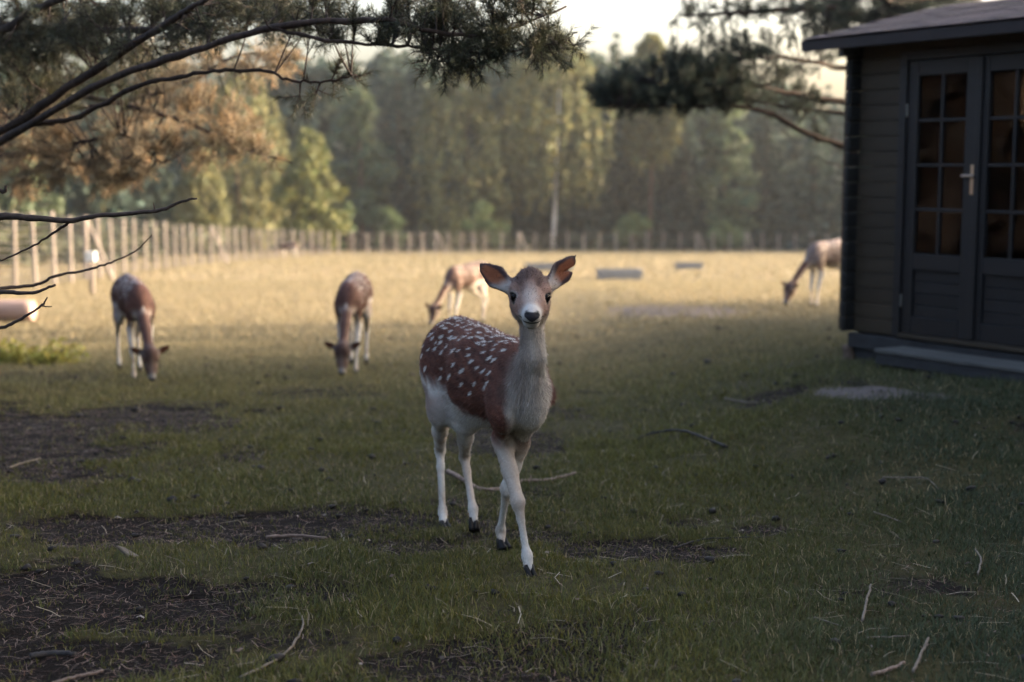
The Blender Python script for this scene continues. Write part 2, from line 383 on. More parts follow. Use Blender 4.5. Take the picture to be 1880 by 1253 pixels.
GREEN = {'birch': (0.128, 0.130, 0.058), 'round': (0.105, 0.115, 0.040), 'spruce': (0.040, 0.062, 0.048), 'bush': (0.075, 0.105, 0.045), 'pale': (0.085, 0.115, 0.062), 'far': (0.056, 0.082, 0.063)}  # far leaf green made lighter and bluer, haze put into the colour
def tree_geo(kind, seed, H, R, z0=None):
    r = np.random.default_rng(seed)
    if kind == 'birch': c = crown_birch(r, H, R, GREEN['birch'], z0 or 0.25); t = trunk_geo(r, H, 0.007*H+0.03, (r.normal(0, .6), 0), 6, .3, R)
    elif kind == 'spruce': c = crown_spruce(r, H, R, GREEN['spruce'], z0 or 0.06, size=0.30+0.006*H); t = trunk_geo(r, H, 0.012*H+.03, limbs=0)
    elif kind == 'bush': c = crown_round(r, H, R, GREEN['bush'], 0.12, 16, 70, 0.16); t = trunk_geo(r, H*.6, 0.05, limbs=4, z0=.1, R=R*.7)
    else: c = crown_round(r, H, R, GREEN['pale' if kind == 'pale' else 'round'], z0 or 0.16, size=.17+.008*H); t = trunk_geo(r, H, 0.014*H+.04, limbs=7, R=R)
    return c, t
def place_base(px, Y):
    """point of the ground at photo column px and distance Y"""
    x = (px-CX)/F_PX*Y; return np.array([x, Y, float(gz(x, Y))])
def add_tree(kind, seed, px, Y, top_py, width_px, label, name, z0=None, group='trees of the wood beyond the fences'):
    p = place_base(px, Y); top = U(px, top_py, Y)[2]; H = top-p[2]; R = width_px/2/F_PX*Y
    c, t = tree_geo(kind, seed, H, R, z0)
    o = thing(name, label, 'bush' if kind == 'bush' else 'tree', p, 0, group)
    obj('trunk', npmesh('trunk', t[0], t[1], M['birchbark'] if kind == 'birch' and px == 1015 else M['bark'], None, True), o)
    obj('crown', npmesh('crown', c[0], c[1], M['leaf'], c[2]), o, kind='stuff')
    return o
TREES = [
 # kind, px, Y, top py, width px, z0, name, label
 ('birch', 445, 118, 118, 190, .08, 'birch_tree', 'tall sunlit yellow-green birch rising behind the left fence'),
 ('round', 575, 112, 238, 135, .06, 'broadleaf_tree', 'round sunlit broadleaf tree where the left fence meets the far fence'),
 ('birch', 372, 105, 270, 90, .08, 'birch_tree', 'small yellowish birch directly left of the tall birch behind the fence'),
 ('spruce', 285, 108, 150, 130, None, 'spruce_tree', 'dark spruce behind the left fence between the grazing deer and birch'),
 ('spruce', 190, 96, 120, 150, None, 'spruce_tree', 'dark spruce behind the left fence above the post with white box'),
 ('spruce', 120, 100, 160, 120, None, 'spruce_tree', 'dark spruce behind the left fence above the bare black branch'),
 ('pale', 40, 92, 250, 150, .05, 'broadleaf_tree', 'pale green broadleaf tree at the left edge behind the fence'),
 ('pale', 665, 138, 165, 150, .08, 'broadleaf_tree', 'grey-green broadleaf tree just right of the fence corner'),
 ('spruce', 735, 146, 100, 130, None, 'spruce_tree', 'dark spruce between grey-green broadleaf and the drooping birch'),
 ('birch', 850, 136, 105, 190, .06, 'birch_tree', 'drooping birch with weeping twigs behind the standing deer'),
 ('spruce', 925, 148, 140, 110, None, 'spruce_tree', 'dark spruce between the drooping birch and the white-stemmed birch'),
 ('birch', 1015, 138, 60, 235, .30, 'birch_tree', 'tall white-stemmed birch with sunlit crown above the deer head'),
 ('spruce', 1085, 142, 260, 90, None, 'spruce_tree', 'low dark spruce at the right foot of the white-stemmed birch'),
 ('spruce', 1128, 158, 62, 90, None, 'spruce_tree', 'slim pointed spruce against the sky gap right of the birch'),
 ('birch', 1192, 142, 66, 110, .48, 'birch_tree', 'birch with thin pale stem left of the dark pine bough'),
 ('spruce', 1255, 146, 150, 110, None, 'spruce_tree', 'dark spruce under the dark pine bough above the right trough'),
 ('pale', 1330, 140, 160, 120, .1, 'broadleaf_tree', 'grey-green broadleaf tree under the right end of the pine bough'),
 ('spruce', 1405, 146, 165, 120, None, 'spruce_tree', 'dark spruce halfway between the pale-stemmed birch and the cabin'),
 ('spruce', 1490, 138, 175, 140, None, 'spruce_tree', 'dark spruce next to the cabin corner above the cropped deer'),
 ('bush', 1165, 129, 392, 75, None, 'leafy_bush', 'pale rounded bush at the far fence below the pale-stemmed birch'),
 ('bush', 715, 126, 385, 70, None, 'leafy_bush', 'green bush at the far fence below the first dark spruce'),
 ('bush', 885, 127, 375, 90, None, 'leafy_bush', 'green bush at the far fence behind the deer back'),
 ('bush', 640, 122, 375, 60, None, 'leafy_bush', 'green bush right beside the fence corner'),
 ('bush', 1330, 128, 410, 80, None, 'leafy_bush', 'dim green bush at the far fence above the right trough'),
]
for i, (k, px, Y, tp, w, z0, nm, lb) in enumerate(TREES):
    add_tree(k, 100+i, px, Y, tp, w, lb, nm, z0)
# the depth of the wood behind: one mass
def wood_mass():
    r = np.random.default_rng(5); protos = []
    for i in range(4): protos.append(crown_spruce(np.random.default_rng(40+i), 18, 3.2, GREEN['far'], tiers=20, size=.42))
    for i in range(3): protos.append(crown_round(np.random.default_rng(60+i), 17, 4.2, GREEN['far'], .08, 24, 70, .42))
    parts = []; tr = []
    for row, Y in enumerate((150, 160, 172, 186)):
        x = -100.0
        while x < 95:
            x += r.uniform(2.3, 4.4); yy = Y+r.uniform(-4, 4); c = protos[r.integers(len(protos))]
            px = CX+x/yy*F_PX
            tp = np.interp(px, [-400, 0, 400, 560, 700, 900, 1040, 1100, 1250, 1400, 1560, 2400], [90, 80, 85, 90, 75, 62, 70, 85, 95, 135, 165, 150]) + r.uniform(-10, 40)
            H = U(px, tp, yy)[2]-float(gz(x, yy)); s = H/18; a = r.random()*6.28; ca, sa = math.cos(a), math.sin(a)
            V = c[0]*np.array([0.85+.15*s, 0.85+.15*s, s]); V = np.stack([V[:, 0]*ca-V[:, 1]*sa+x, V[:, 0]*sa+V[:, 1]*ca+yy, V[:, 2]+float(gz(x, yy))], -1)
            parts.append((V, c[1], c[2]))
    # the wood also closes the view on the left, behind the left fence
    for k in range(26):
        yy = r.uniform(60, 145); x = -27-r.uniform(0, 26)-0.05*yy; c = protos[r.integers(len(protos))]; s = r.uniform(.6, 1.0)
        parts.append((c[0]*s+np.array([x, yy, float(gz(x, yy))]), c[1], c[2]))
    # trees added unseen on the right, behind the cabin, to shade the far field edge
    for k in range(34):
        x = r.uniform(38, 66); yy = 118+(x-38)*.25+r.uniform(0, 26); c = protos[r.integers(len(protos))]; s = r.uniform(.65, .85)
        parts.append((c[0]*s+np.array([x, yy, float(gz(x, yy))]), c[1], c[2]))
    # undergrowth
    for k in range(420):
        if k < 260: yy = r.uniform(132, 160); x = r.uniform(-60, 80)
        else: yy = r.uniform(50, 115); x = -20-r.uniform(0, 22)
        n = 26; P = np.stack([r.normal(x, 1.1, n), r.normal(yy, 1.1, n), float(gz(x, yy))+np.abs(r.normal(0, 1.1, n))], -1)
        Vq, Fq = leaf_quads(P, .33, r); parts.append((Vq, Fq, leaf_cols(n, np.array((0.05, 0.055, 0.03))*(.6+.7*r.random()), r)))
    V, F, C = cat_mesh(parts)
    tag(obj('wood', npmesh('wood', V, F, M['leaf'], C)), 'dim blue-green mass of trees deep in the wood', 'wood', kind='stuff')
wood_mass()

# ---------------------------------------------------------------- fences
def path_points(P, step):
    P = np.asarray(P, float); d = np.r_[0, np.cumsum(np.linalg.norm(np.diff(P, axis=0), axis=1))]
    s = np.arange(0, d[-1], step); return np.stack([np.interp(s, d, P[:, 0]), np.interp(s, d, P[:, 1])], -1), s/d[-1]
post_me = tube_mesh('post', [(0, 0, -0.3), (0, 0, 0.0), (0, 0, 0.6), (0, 0, 0.985), (0, 0, 1.0)], [.075, .075, .072, .068, .05], M['postwood'], 9)
def fence(name, label, P, step, h0, h1, fat, wires, braces):
    pts, t = path_points(P, step)
    root = thing(name, label, 'fence', (pts[0][0], pts[0][1], float(gz(*pts[0]))))
    o0 = np.array(root.location); tops = []
    for i, ((x, y), u) in enumerate(zip(pts, t)):
        h = (h0+(h1-h0)*u)*(1+0.03*math.sin(i*2.1)); z = float(gz(x, y)); w = fat*(1.0+(0.5 if i in braces else 0))
        p = obj('post', post_me, root, (x-o0[0], y-o0[1], z-o0[2])); p.scale = (w, w, h); p.rotation_euler = (0.02*math.sin(i*5.3), 0.02*math.cos(i*3.1), i*1.7)
        tops.append((x, y, z, h))
        if i in braces:
            b = obj('brace', post_me, root, (x-o0[0]+0.75, y-o0[1]+.2, z-o0[2])); b.scale = (w*.8, w*.8, h*1.02); b.rotation_euler = (0.08, -0.36, 0)
    T = np.array(tops)
    for k in range(wires):
        f = 0.06+0.90*(k/(wires-1))**1.1
        q = np.stack([T[:, 0]-o0[0], T[:, 1]-o0[1]-0.08, T[:, 2]+T[:, 3]*f-o0[2]], -1)
        obj('wire', tube_mesh('wire', q, 0.014, M['wire'], 4), root)
    return root
fence('wire_fence', 'tall wire fence of pale round posts along the left side of the field',
      [(-11.2, 24), (-12.4, 36.5), (-14.0, 53), (-14.8, 66), (-14.9, 76), (-14.5, 90), (-12.9, 101)], 2.2, 2.08, 1.75, .72, 12, (9, 21))
fence('wire_fence', 'wire fence of grey posts along the far edge of the field before the wood',
      [(-12.6, 103), (-2, 116), (12, 122), (32, 126), (48, 128)], 1.5, 1.7, 1.7, .85, 6, (7, 13, 24, 27))

# ---------------------------------------------------------------- field furniture
def trough(px, py_base, w_px, h_px, rz, label):
    p = G(px, py_base); Y = p[1]; L = w_px/F_PX*Y; H = h_px/F_PX*Y; D = 0.55; p[2] = float(gz(p[0], p[1]))
    root = thing('feeding_trough', label, 'trough', p, rz, 'wooden troughs in the field')
    n = 3
    for s in (-1, 1):
        for k in range(n):
            b = obj('side_board', box_mesh('side_board', L*(0.96+0.03*k), 0.03, H/n-0.008, M['planktrough'], 0.004), root, (0, s*(D/2+0.02*k), H*(k+.5)/n)); b.rotation_euler = (0, 0, 0)
        b = obj('end_board', box_mesh('end_board', 0.03, D*0.98, H*0.98, M['planktrough'], 0.004), root, (s*(L/2-0.06), 0, H*.5))
        obj('foot_beam', box_mesh('foot_beam', 0.09, D*1.15, 0.05, M['planktrough'], 0.004), root, (s*L*.36, 0, -0.01))
    obj('bottom_board', box_mesh('bottom_board', L*.94, D*.94, 0.03, M['planktrough']), root, (0, 0, 0.055))
trough(1137, 514, 80, 20, 0.10, 'larger grey wooden trough in the middle of the field')
trough(1265, 495, 50, 12, -0.12, 'small grey wooden trough farther back to the right')
trough(1008, 498, 84, 14, 0.05, 'grey wooden trough half hidden behind the deer ear')
p = G(170, 541); p[2] = float(gz(p[0], p[1]))
root = thing('box_post', 'short wooden post carrying a pale square box before the left fence', 'post', p)
obj('post', tube_mesh('post', [(0, 0, -.2), (0, 0, .5), (0, 0, .8)], [.065, .065, .06], M['postwood'], 8), root)
b = obj('box', box_mesh('box', .22, .20, .2, M['whitebox'], .015), root, (0, 0, .88)); obj('lid', box_mesh('lid', .25, .23, .03, M['whitebox'], .008), b, (0, 0, .115))
# pale felled log at the left edge
p = G(20, 592); p[2] = float(gz(p[0], p[1]))
lm = tube_mesh('felled_log', [(-2.2, .1, .19), (-1.5, .05, .19), (-.6, 0, .185), (.25, 0, .18), (.36, 0, .178), (.365, 0, .178)], [.2, .195, .19, .18, .174, .170], M['log'], 18)
obj('felled_log', lm, None, p, label='pale pinkish felled log lying at the left edge of the field', cat='log')

# ---------------------------------------------------------------- cabin
WD = Vector((0.555, -0.832, 0)).normalized(); ND = Vector((-WD.y*-1*-1, 0, 0))
ND = Vector((-0.832, -0.555, 0)).normalized()             # outward normal of the door front
Yc = 12.05; Xc = (1564-CX)/F_PX*Yc
base_z = float(gz(Xc, Yc)) + 0.02
floor_z = U(1564, 606, Yc)[2]; eave_z = U(1564, 84, Yc)[2]
WALL_H = eave_z-floor_z
cabin = thing('cabin', 'dark wooden garden cabin with glazed double doors at the right edge', 'cabin', (Xc, Yc, floor_z), math.atan2(WD.y, WD.x))
# local axes: +x along the front towards the viewer, +y = into the cabin (WD rotated +90deg), -y out of the front
FRONT_L, DEPTH = 2.9, 2.4
def cpart(name, sx, sy, sz, x, y, z, mat, parent=None, bev=0.004):
    return obj(name, box_mesh(name, sx, sy, sz, M[mat], bev), parent or cabin, (x, y, z))
NPL = 19; PH = WALL_H/NPL
D0, D1 = 0.505, 2.005; DH = WALL_H*0.965; DB = 0.02
for k in range(NPL):
    z = (k+.5)*PH
    cpart('plank', D0+.11, .05, PH-.003, (D0-.11)/2, 0, z, 'cabinwood', bev=.005)                   # left of the door, running past the corner
    cpart('plank', FRONT_L-D1, .05, PH-.003, (D1+FRONT_L)/2, 0, z, 'cabinwood', bev=.005)
    cpart('side_plank', .05, DEPTH+.13, PH-.006, .045, DEPTH/2-.085, z+PH*.28-PH*.28, 'cabinshade', bev=.014)
    cpart('side_plank', .05, DEPTH, PH-.006, FRONT_L, DEPTH/2+.03, z, 'cabinshade', bev=.009)
cpart('lintel_board', D1-D0, .05, WALL_H-DH-.004, (D0+D1)/2, 0, (WALL_H+DH)/2, 'cabinwood')
cpart('back_wall', FRONT_L-.1, .05, WALL_H, FRONT_L/2, DEPTH-.03, WALL_H/2, 'cabinshade')
cpart('floor_board', FRONT_L-.1, DEPTH-.1, .04, FRONT_L/2, DEPTH/2, -.022, 'cabinshade')
cpart('sun_block_ceiling', FRONT_L-.02, DEPTH-.02, .03, FRONT_L/2+.03, DEPTH/2+.05, WALL_H-.02, 'cabinshade')  # ceiling and lining added to keep sun leaks out of the interior
cpart('sun_block_lining', .02, DEPTH-.2, WALL_H-.06, .09, DEPTH/2+.03, WALL_H/2-.02, 'cabinshade'); cpart('sun_block_lining', .02, DEPTH-.2, WALL_H-.06, FRONT_L-.05, DEPTH/2+.03, WALL_H/2-.02, 'cabinshade')
cpart('floor_beam', FRONT_L+.06, .10, .12, FRONT_L/2+.06, -.005, -.075, 'stepside')
cpart('floor_beam', .10, DEPTH, .12, .10, DEPTH/2+.1, -.075, 'stepside')
cpart('foundation_block', .26, .26, .16, .17, .12, -.20, 'stepside', bev=.02)
cpart('foundation_block', .24, .24, .17, 2.3, .3, -.22, 'stepside', bev=.02)
# door frame
fw = .075
cpart('door_frame', fw, .09, DH, D0+fw/2, -.012, DH/2, 'doorpaint'); cpart('door_frame', fw, .09, DH, D1-fw/2, -.012, DH/2, 'doorpaint')
cpart('door_frame', D1-D0-2*fw, .09, fw, (D0+D1)/2, -.012, DH-fw/2, 'doorpaint'); cpart('door_sill', D1-D0-2*fw, .11, .035, (D0+D1)/2, -.02, .018, 'cabinwood')
def leaf_door(x0, x1, yoff, handle):
    w = x1-x0; h = DH-fw-.045; st = .10
    root = obj('door', box_mesh('stile', st, .045, h, M['doorpaint'], .004), cabin, (x0+st/2, yoff, .04+h/2))
    def dp(name, sx, sy, sz, x, y, z, mat='doorpaint', bev=.003):
        return obj(name, box_mesh(name, sx, sy, sz, M[mat], bev), root, (x-(x0+st/2), y, z-(.04+h/2)))
    dp('stile', st, .045, h, x1-st/2, 0, .04+h/2)
    gw = w-2*st; gx0 = x0+st; gx1 = x1-st; gc = (gx0+gx1)/2
    zt = .04+h; zg1 = zt-.12; zg0 = zg1-1.42*WALL_H/2.4
    dp('rail', gw, .044, .12, gc, 0, zt-.06); dp('rail', gw, .044, .13, gc, 0, zg0-.065); dp('rail', gw, .044, .14, gc, 0, .04+.07)
    zp1 = zg0-.13; zp0 = .18
    for k in range(4): dp('panel_board', gw, .016, (zp1-zp0)/4-.004, gc, .008, zp0+(zp1-zp0)*(k+.5)/4)
    rows = 4; gh = (zg1-zg0)/rows
    dp('glazing_bar', .024, .034, zg1-zg0, gc, 0, (zg0+zg1)/2)
    for k in range(1, rows):
        for s in (0, 1): dp('glazing_bar', gw/2-.012, .03, .024, gx0+(s+.5)*gw/2+(-.006 if s == 0 else .006), 0, zg0+k*gh)
    for k in range(rows):
        for s in (0, 1): dp('pane', gw/2-.014, .004, gh-.026, gx0+(s+.5)*gw/2, .006, zg0+(k+.5)*gh, 'glass', 0)
    if handle:
        hx = x1-.012; hz = .04+h*.57
        pl = dp('handle_plate', .035, .008, .23, hx, -.028, hz, 'brass', .003)
        dp('handle', .11, .016, .02, hx-.03, -.055, hz+.03, 'metal', .004); dp('handle_stem', .016, .03, .016, hx+.01, -.043, hz+.03, 'metal', .002)
    for z in (.3, h-.35):
        if handle: dp('hinge', .014, .014, .10, x0-.004, -.03, z, 'metal', .003)
    return root
mid = (D0+D1)/2
leaf_door(D0+fw+.004, mid-.003, -.012, True)
leaf_door(mid+.003, D1-fw-.004, -.002, False)
cpart('cover_strip', .05, .02, DH-fw-.06, mid+.025, -.038, .04+(DH-fw-.05)/2, 'doorpaint')
# roof: low-pitched, rising away from the door front, with bitumen shingles
PITCH_R = math.radians(12.5); OV_F, OV_S = .30, .34
rl = FRONT_L+2*OV_S; rd = DEPTH*.62+OV_F
rp = obj('roof', box_mesh('roof', rl, rd, .03, M['fascia']), cabin, (FRONT_L/2, -OV_F+rd/2*math.cos(PITCH_R), WALL_H+.035+rd/2*math.sin(PITCH_R)))
rp.rotation_euler = (PITCH_R, 0, 0)
rb = obj('back_roof', box_mesh('back_roof', rl, rd, .03, M['fascia']), cabin, (FRONT_L/2, -OV_F+rd*math.cos(PITCH_R)+rd/2*math.cos(PITCH_R), WALL_H+.035+rd/2*math.sin(PITCH_R))); rb.rotation_euler = (-PITCH_R, 0, 0)
obj('fascia', box_mesh('fascia', rl-.01, .022, .085, M['fascia'], .003), rp, (0, -rd/2-.013, -.035)).rotation_euler = (-PITCH_R, 0, 0)
obj('barge_board', box_mesh('barge_board', .022, rd, .075, M['fascia'], .003), rp, (-rl/2-.013, 0, -.03)); obj('barge_board', box_mesh('barge_board', .022, rd, .075, M['fascia'], .003), rp, (rl/2+.013, 0, -.03))
sh_me = box_mesh('shingle', .322, .24, .007, M['shingle'], .002)
for r_ in range(12):
    y = -rd/2-.02+.115+r_*.14
    n = 11
    for k in range(n):
        x = -rl/2+.16+(k+(.5 if r_ % 2 else 0))*.328
        if x > rl/2-.1: continue
        s = obj('shingle', sh_me, rp, (x, y, .024+.0006*((k*7+r_*3) % 5))); s.rotation_euler = (-.03, 0, .006*math.sin(k*3.3+r_))
gw_ = cpart('gable_wall', .05, DEPTH-1.3, .2, .046, DEPTH/2, WALL_H+.08, 'cabinshade'); cpart('rafter_end', .05, .22, .09, .06, -.16, WALL_H-.055, 'stepwood')
# front step: a low platform of grey boards
sx0, sx1 = .70, 2.75; SD = .34; st_z = U(1612, 642, 11.15)[2]-floor_z
gloc = float(gz(Xc+1.0, Yc-1.6))-floor_z
step_h = .10
step = thing('front_step', 'low grey plank step in front of the cabin doors', 'step', cabin.matrix_basis @ Vector((0, 0, 0)), math.atan2(WD.y, WD.x))
for k in range(3): obj('board', box_mesh('board', sx1-sx0, SD/3-.006, .03, M['stepwood'], .004), step, ((sx0+sx1)/2, -.14-SD*(k+.5)/3, st_z-.015))
obj('front_board', box_mesh('front_board', sx1-sx0-.02, .03, .09, M['stepside'], .004), step, ((sx0+sx1)/2, -.14-SD+.03, st_z-.076))
obj('side_board', box_mesh('side_board', .03, SD-.06, .09, M['stepside'], .004), step, (sx0+.03, -.14-SD/2, st_z-.076))
obj('skirt_board', box_mesh('skirt_board', sx1-sx0-.05, .05, .26, M['stepside'], .01), step, ((sx0+sx1)/2, -.14-SD+.10, st_z-.255))
# old stump propping the cabin corner
q = cabin.matrix_basis
def stump(loc, h, r0, label):
    m = tube_mesh('tree_stump', [(0, 0, -.1), (0, 0, 0), (.01, 0, h*.3), (0, .01, h*.7), (-.01, 0, h)], [r0*1.35, r0*1.3, r0*1.0, r0*.92, r0*.9], M['bark'], 10)
    v = m.vertices
    for vv in v:
        a = math.atan2(vv.co.y, vv.co.x); s = 1+.14*math.sin(3*a+1)+.08*math.sin(7*a); vv.co.x *= s; vv.co.y *= s
    obj('tree_stump', m, None, loc, label=label, cat='stump')
sp = Vector((Xc, Yc, 0)) + WD*.03 + ND*.03; sz = float(gz(sp.x, sp.y)); stump((sp.x, sp.y, sz), floor_z-.135-sz, .055, 'dark wooden stump under the left corner of the cabin')

# ---------------------------------------------------------------- deer: smooth-blended body grown on a grid
class Field:
    def __init__(s, lo, hi, vox):
        s.lo = np.asarray(lo, float); s.vox = vox; s.n = np.ceil((np.asarray(hi)-s.lo)/vox).astype(int)+1
        s.D = np.full(s.n, 1.0, np.float32)
    def block(s, lo, hi):
        a = np.clip(np.floor((lo-s.lo)/s.vox).astype(int), 0, s.n); b = np.clip(np.ceil((hi-s.lo)/s.vox).astype(int)+1, 0, s.n)
        ax = [s.lo[i]+s.vox*np.arange(a[i], b[i], dtype=np.float32) for i in range(3)]
        return tuple(slice(a[i], b[i]) for i in range(3)), np.stack(np.meshgrid(*ax, indexing='ij'), -1).astype(np.float32)
    def add(s, prim, k, sub=False):
        m = k+3*s.vox; lo, hi = prim.bounds(); sl, P = s.block(lo-m, hi+m)
        if P.size == 0: return
        d = prim(P); A = s.D[sl]
        if sub:
            h = np.maximum(k-np.abs(-d-A), 0)/k; s.D[sl] = np.maximum(A, -d)+h*h*k/4
        else:
            h = np.maximum(k-np.abs(d-A), 0)/k; s.D[sl] = np.minimum(A, d)-h*h*k/4
    def surface(s):
        D = s.D; ins = D < 0
        c = np.zeros(np.array(D.shape)-1, np.uint8)
        for i in (0, 1):
            for j in (0, 1):
                for k in (0, 1): c += ins[i:D.shape[0]-1+i, j:D.shape[1]-1+j, k:D.shape[2]-1+k]
        act = np.argwhere((c > 0) & (c < 8)); N = len(act)
        corner = np.array([(i, j, k) for i in (0, 1) for j in (0, 1) for k in (0, 1)])
        val = np.stack([D[tuple((act+o).T)] for o in corner], 1)
        acc = np.zeros((N, 3)); cnt = np.zeros(N)
        for a in range(8):
            for b in range(a+1, 8):
                if np.abs(corner[a]-corner[b]).sum() != 1: continue
                cr = (val[:, a] < 0) != (val[:, b] < 0); t = val[cr, a]/(val[cr, a]-val[cr, b])
                acc[cr] += corner[a]+t[:, None]*(corner[b]-corner[a]); cnt[cr] += 1
        V = s.lo+s.vox*(act+acc/cnt[:, None])
        idx = np.full(c.shape, -1, np.int32); idx[tuple(act.T)] = np.arange(N); F = []
        for ax in range(3):
            e = np.zeros(3, int); e[ax] = 1; u = np.zeros(3, int); u[(ax+1) % 3] = 1; w = np.zeros(3, int); w[(ax+2) % 3] = 1
            A = ins[tuple(slice(0, D.shape[i]-e[i]) for i in range(3))]; B = ins[tuple(slice(e[i], D.shape[i]) for i in range(3))]
            for flip in (False, True):
                p = np.argwhere((A & ~B) if not flip else (~A & B)); p = p[(p[:, (ax+1) % 3] > 0) & (p[:, (ax+2) % 3] > 0)]
                q = [idx[tuple((p-d).T)] for d in (u+w, w, 0*u, u)]
                q = np.stack(q if not flip else q[::-1], 1); F.append(q[(q >= 0).all(1)])
        F = np.vstack(F)
        # light relaxation
        for it in range(2):
            S = np.zeros_like(V); Cn = np.zeros(len(V))
            for a, b in ((0, 1), (1, 2), (2, 3), (3, 0)):
                np.add.at(S, F[:, a], V[F[:, b]]); np.add.at(Cn, F[:, a], 1)
                np.add.at(S, F[:, b], V[F[:, a]]); np.add.at(Cn, F[:, b], 1)
            V = 0.5*V+0.5*S/np.maximum(Cn, 1)[:, None]
        return V, F
class Cone:
    """tapered capsule; optional flattening along axis n by factor s"""
    def __init__(s, a, b, ra, rb, n=None, f=1.0):
        s.a, s.b = np.asarray(a, np.float32), np.asarray(b, np.float32); s.ra, s.rb = ra, rb
        s.n = None if n is None else (np.asarray(n, np.float32)/np.linalg.norm(n)); s.f = f
    def bounds(s):
        r = max(s.ra, s.rb)*max(1, s.f); return np.minimum(s.a, s.b)-r, np.maximum(s.a, s.b)+r
    def __call__(s, P):
        ba = s.b-s.a; v = P-s.a; t = np.clip((v@ba)/(ba@ba+1e-9), 0, 1); w = v-t[..., None]*ba; r = s.ra+(s.rb-s.ra)*t
        if s.n is None: return np.sqrt((w*w).sum(-1))-r
        c = w@s.n; L = np.sqrt(np.maximum((w*w).sum(-1)-c*c, 0)+(c/s.f)**2); return (L-r)*min(1, s.f)
class Ell:
    def __init__(s, c, ax, r):
        s.c = np.asarray(c, np.float32); s.A = np.asarray(ax, np.float32); s.r = np.asarray(r, np.float32)
    def bounds(s): m = s.r.max(); return s.c-m, s.c+m
    def __call__(s, P):
        q = (P-s.c)@s.A.T; k0 = np.sqrt(((q/s.r)**2).sum(-1)); k1 = np.sqrt(((q/s.r**2)**2).sum(-1)); return k0*(k0-1)/(k1+1e-6)
def nrm(v): v = np.asarray(v, float); return v/np.linalg.norm(v)
def lerp(a, b, t): return np.asarray(a)*(1-t)+np.asarray(b)*t

BROWN = np.array((0.102, 0.039, 0.026)); DARKB = np.array((0.045, 0.022, 0.018)); WHITE = np.array((0.45, 0.415, 0.372)); TAN = np.array((0.215, 0.132, 0.104))
GREY = np.array((0.37, 0.32, 0.272)); SPOT = np.array((0.50, 0.47, 0.435)); LEGC = np.array((0.53, 0.50, 0.46))

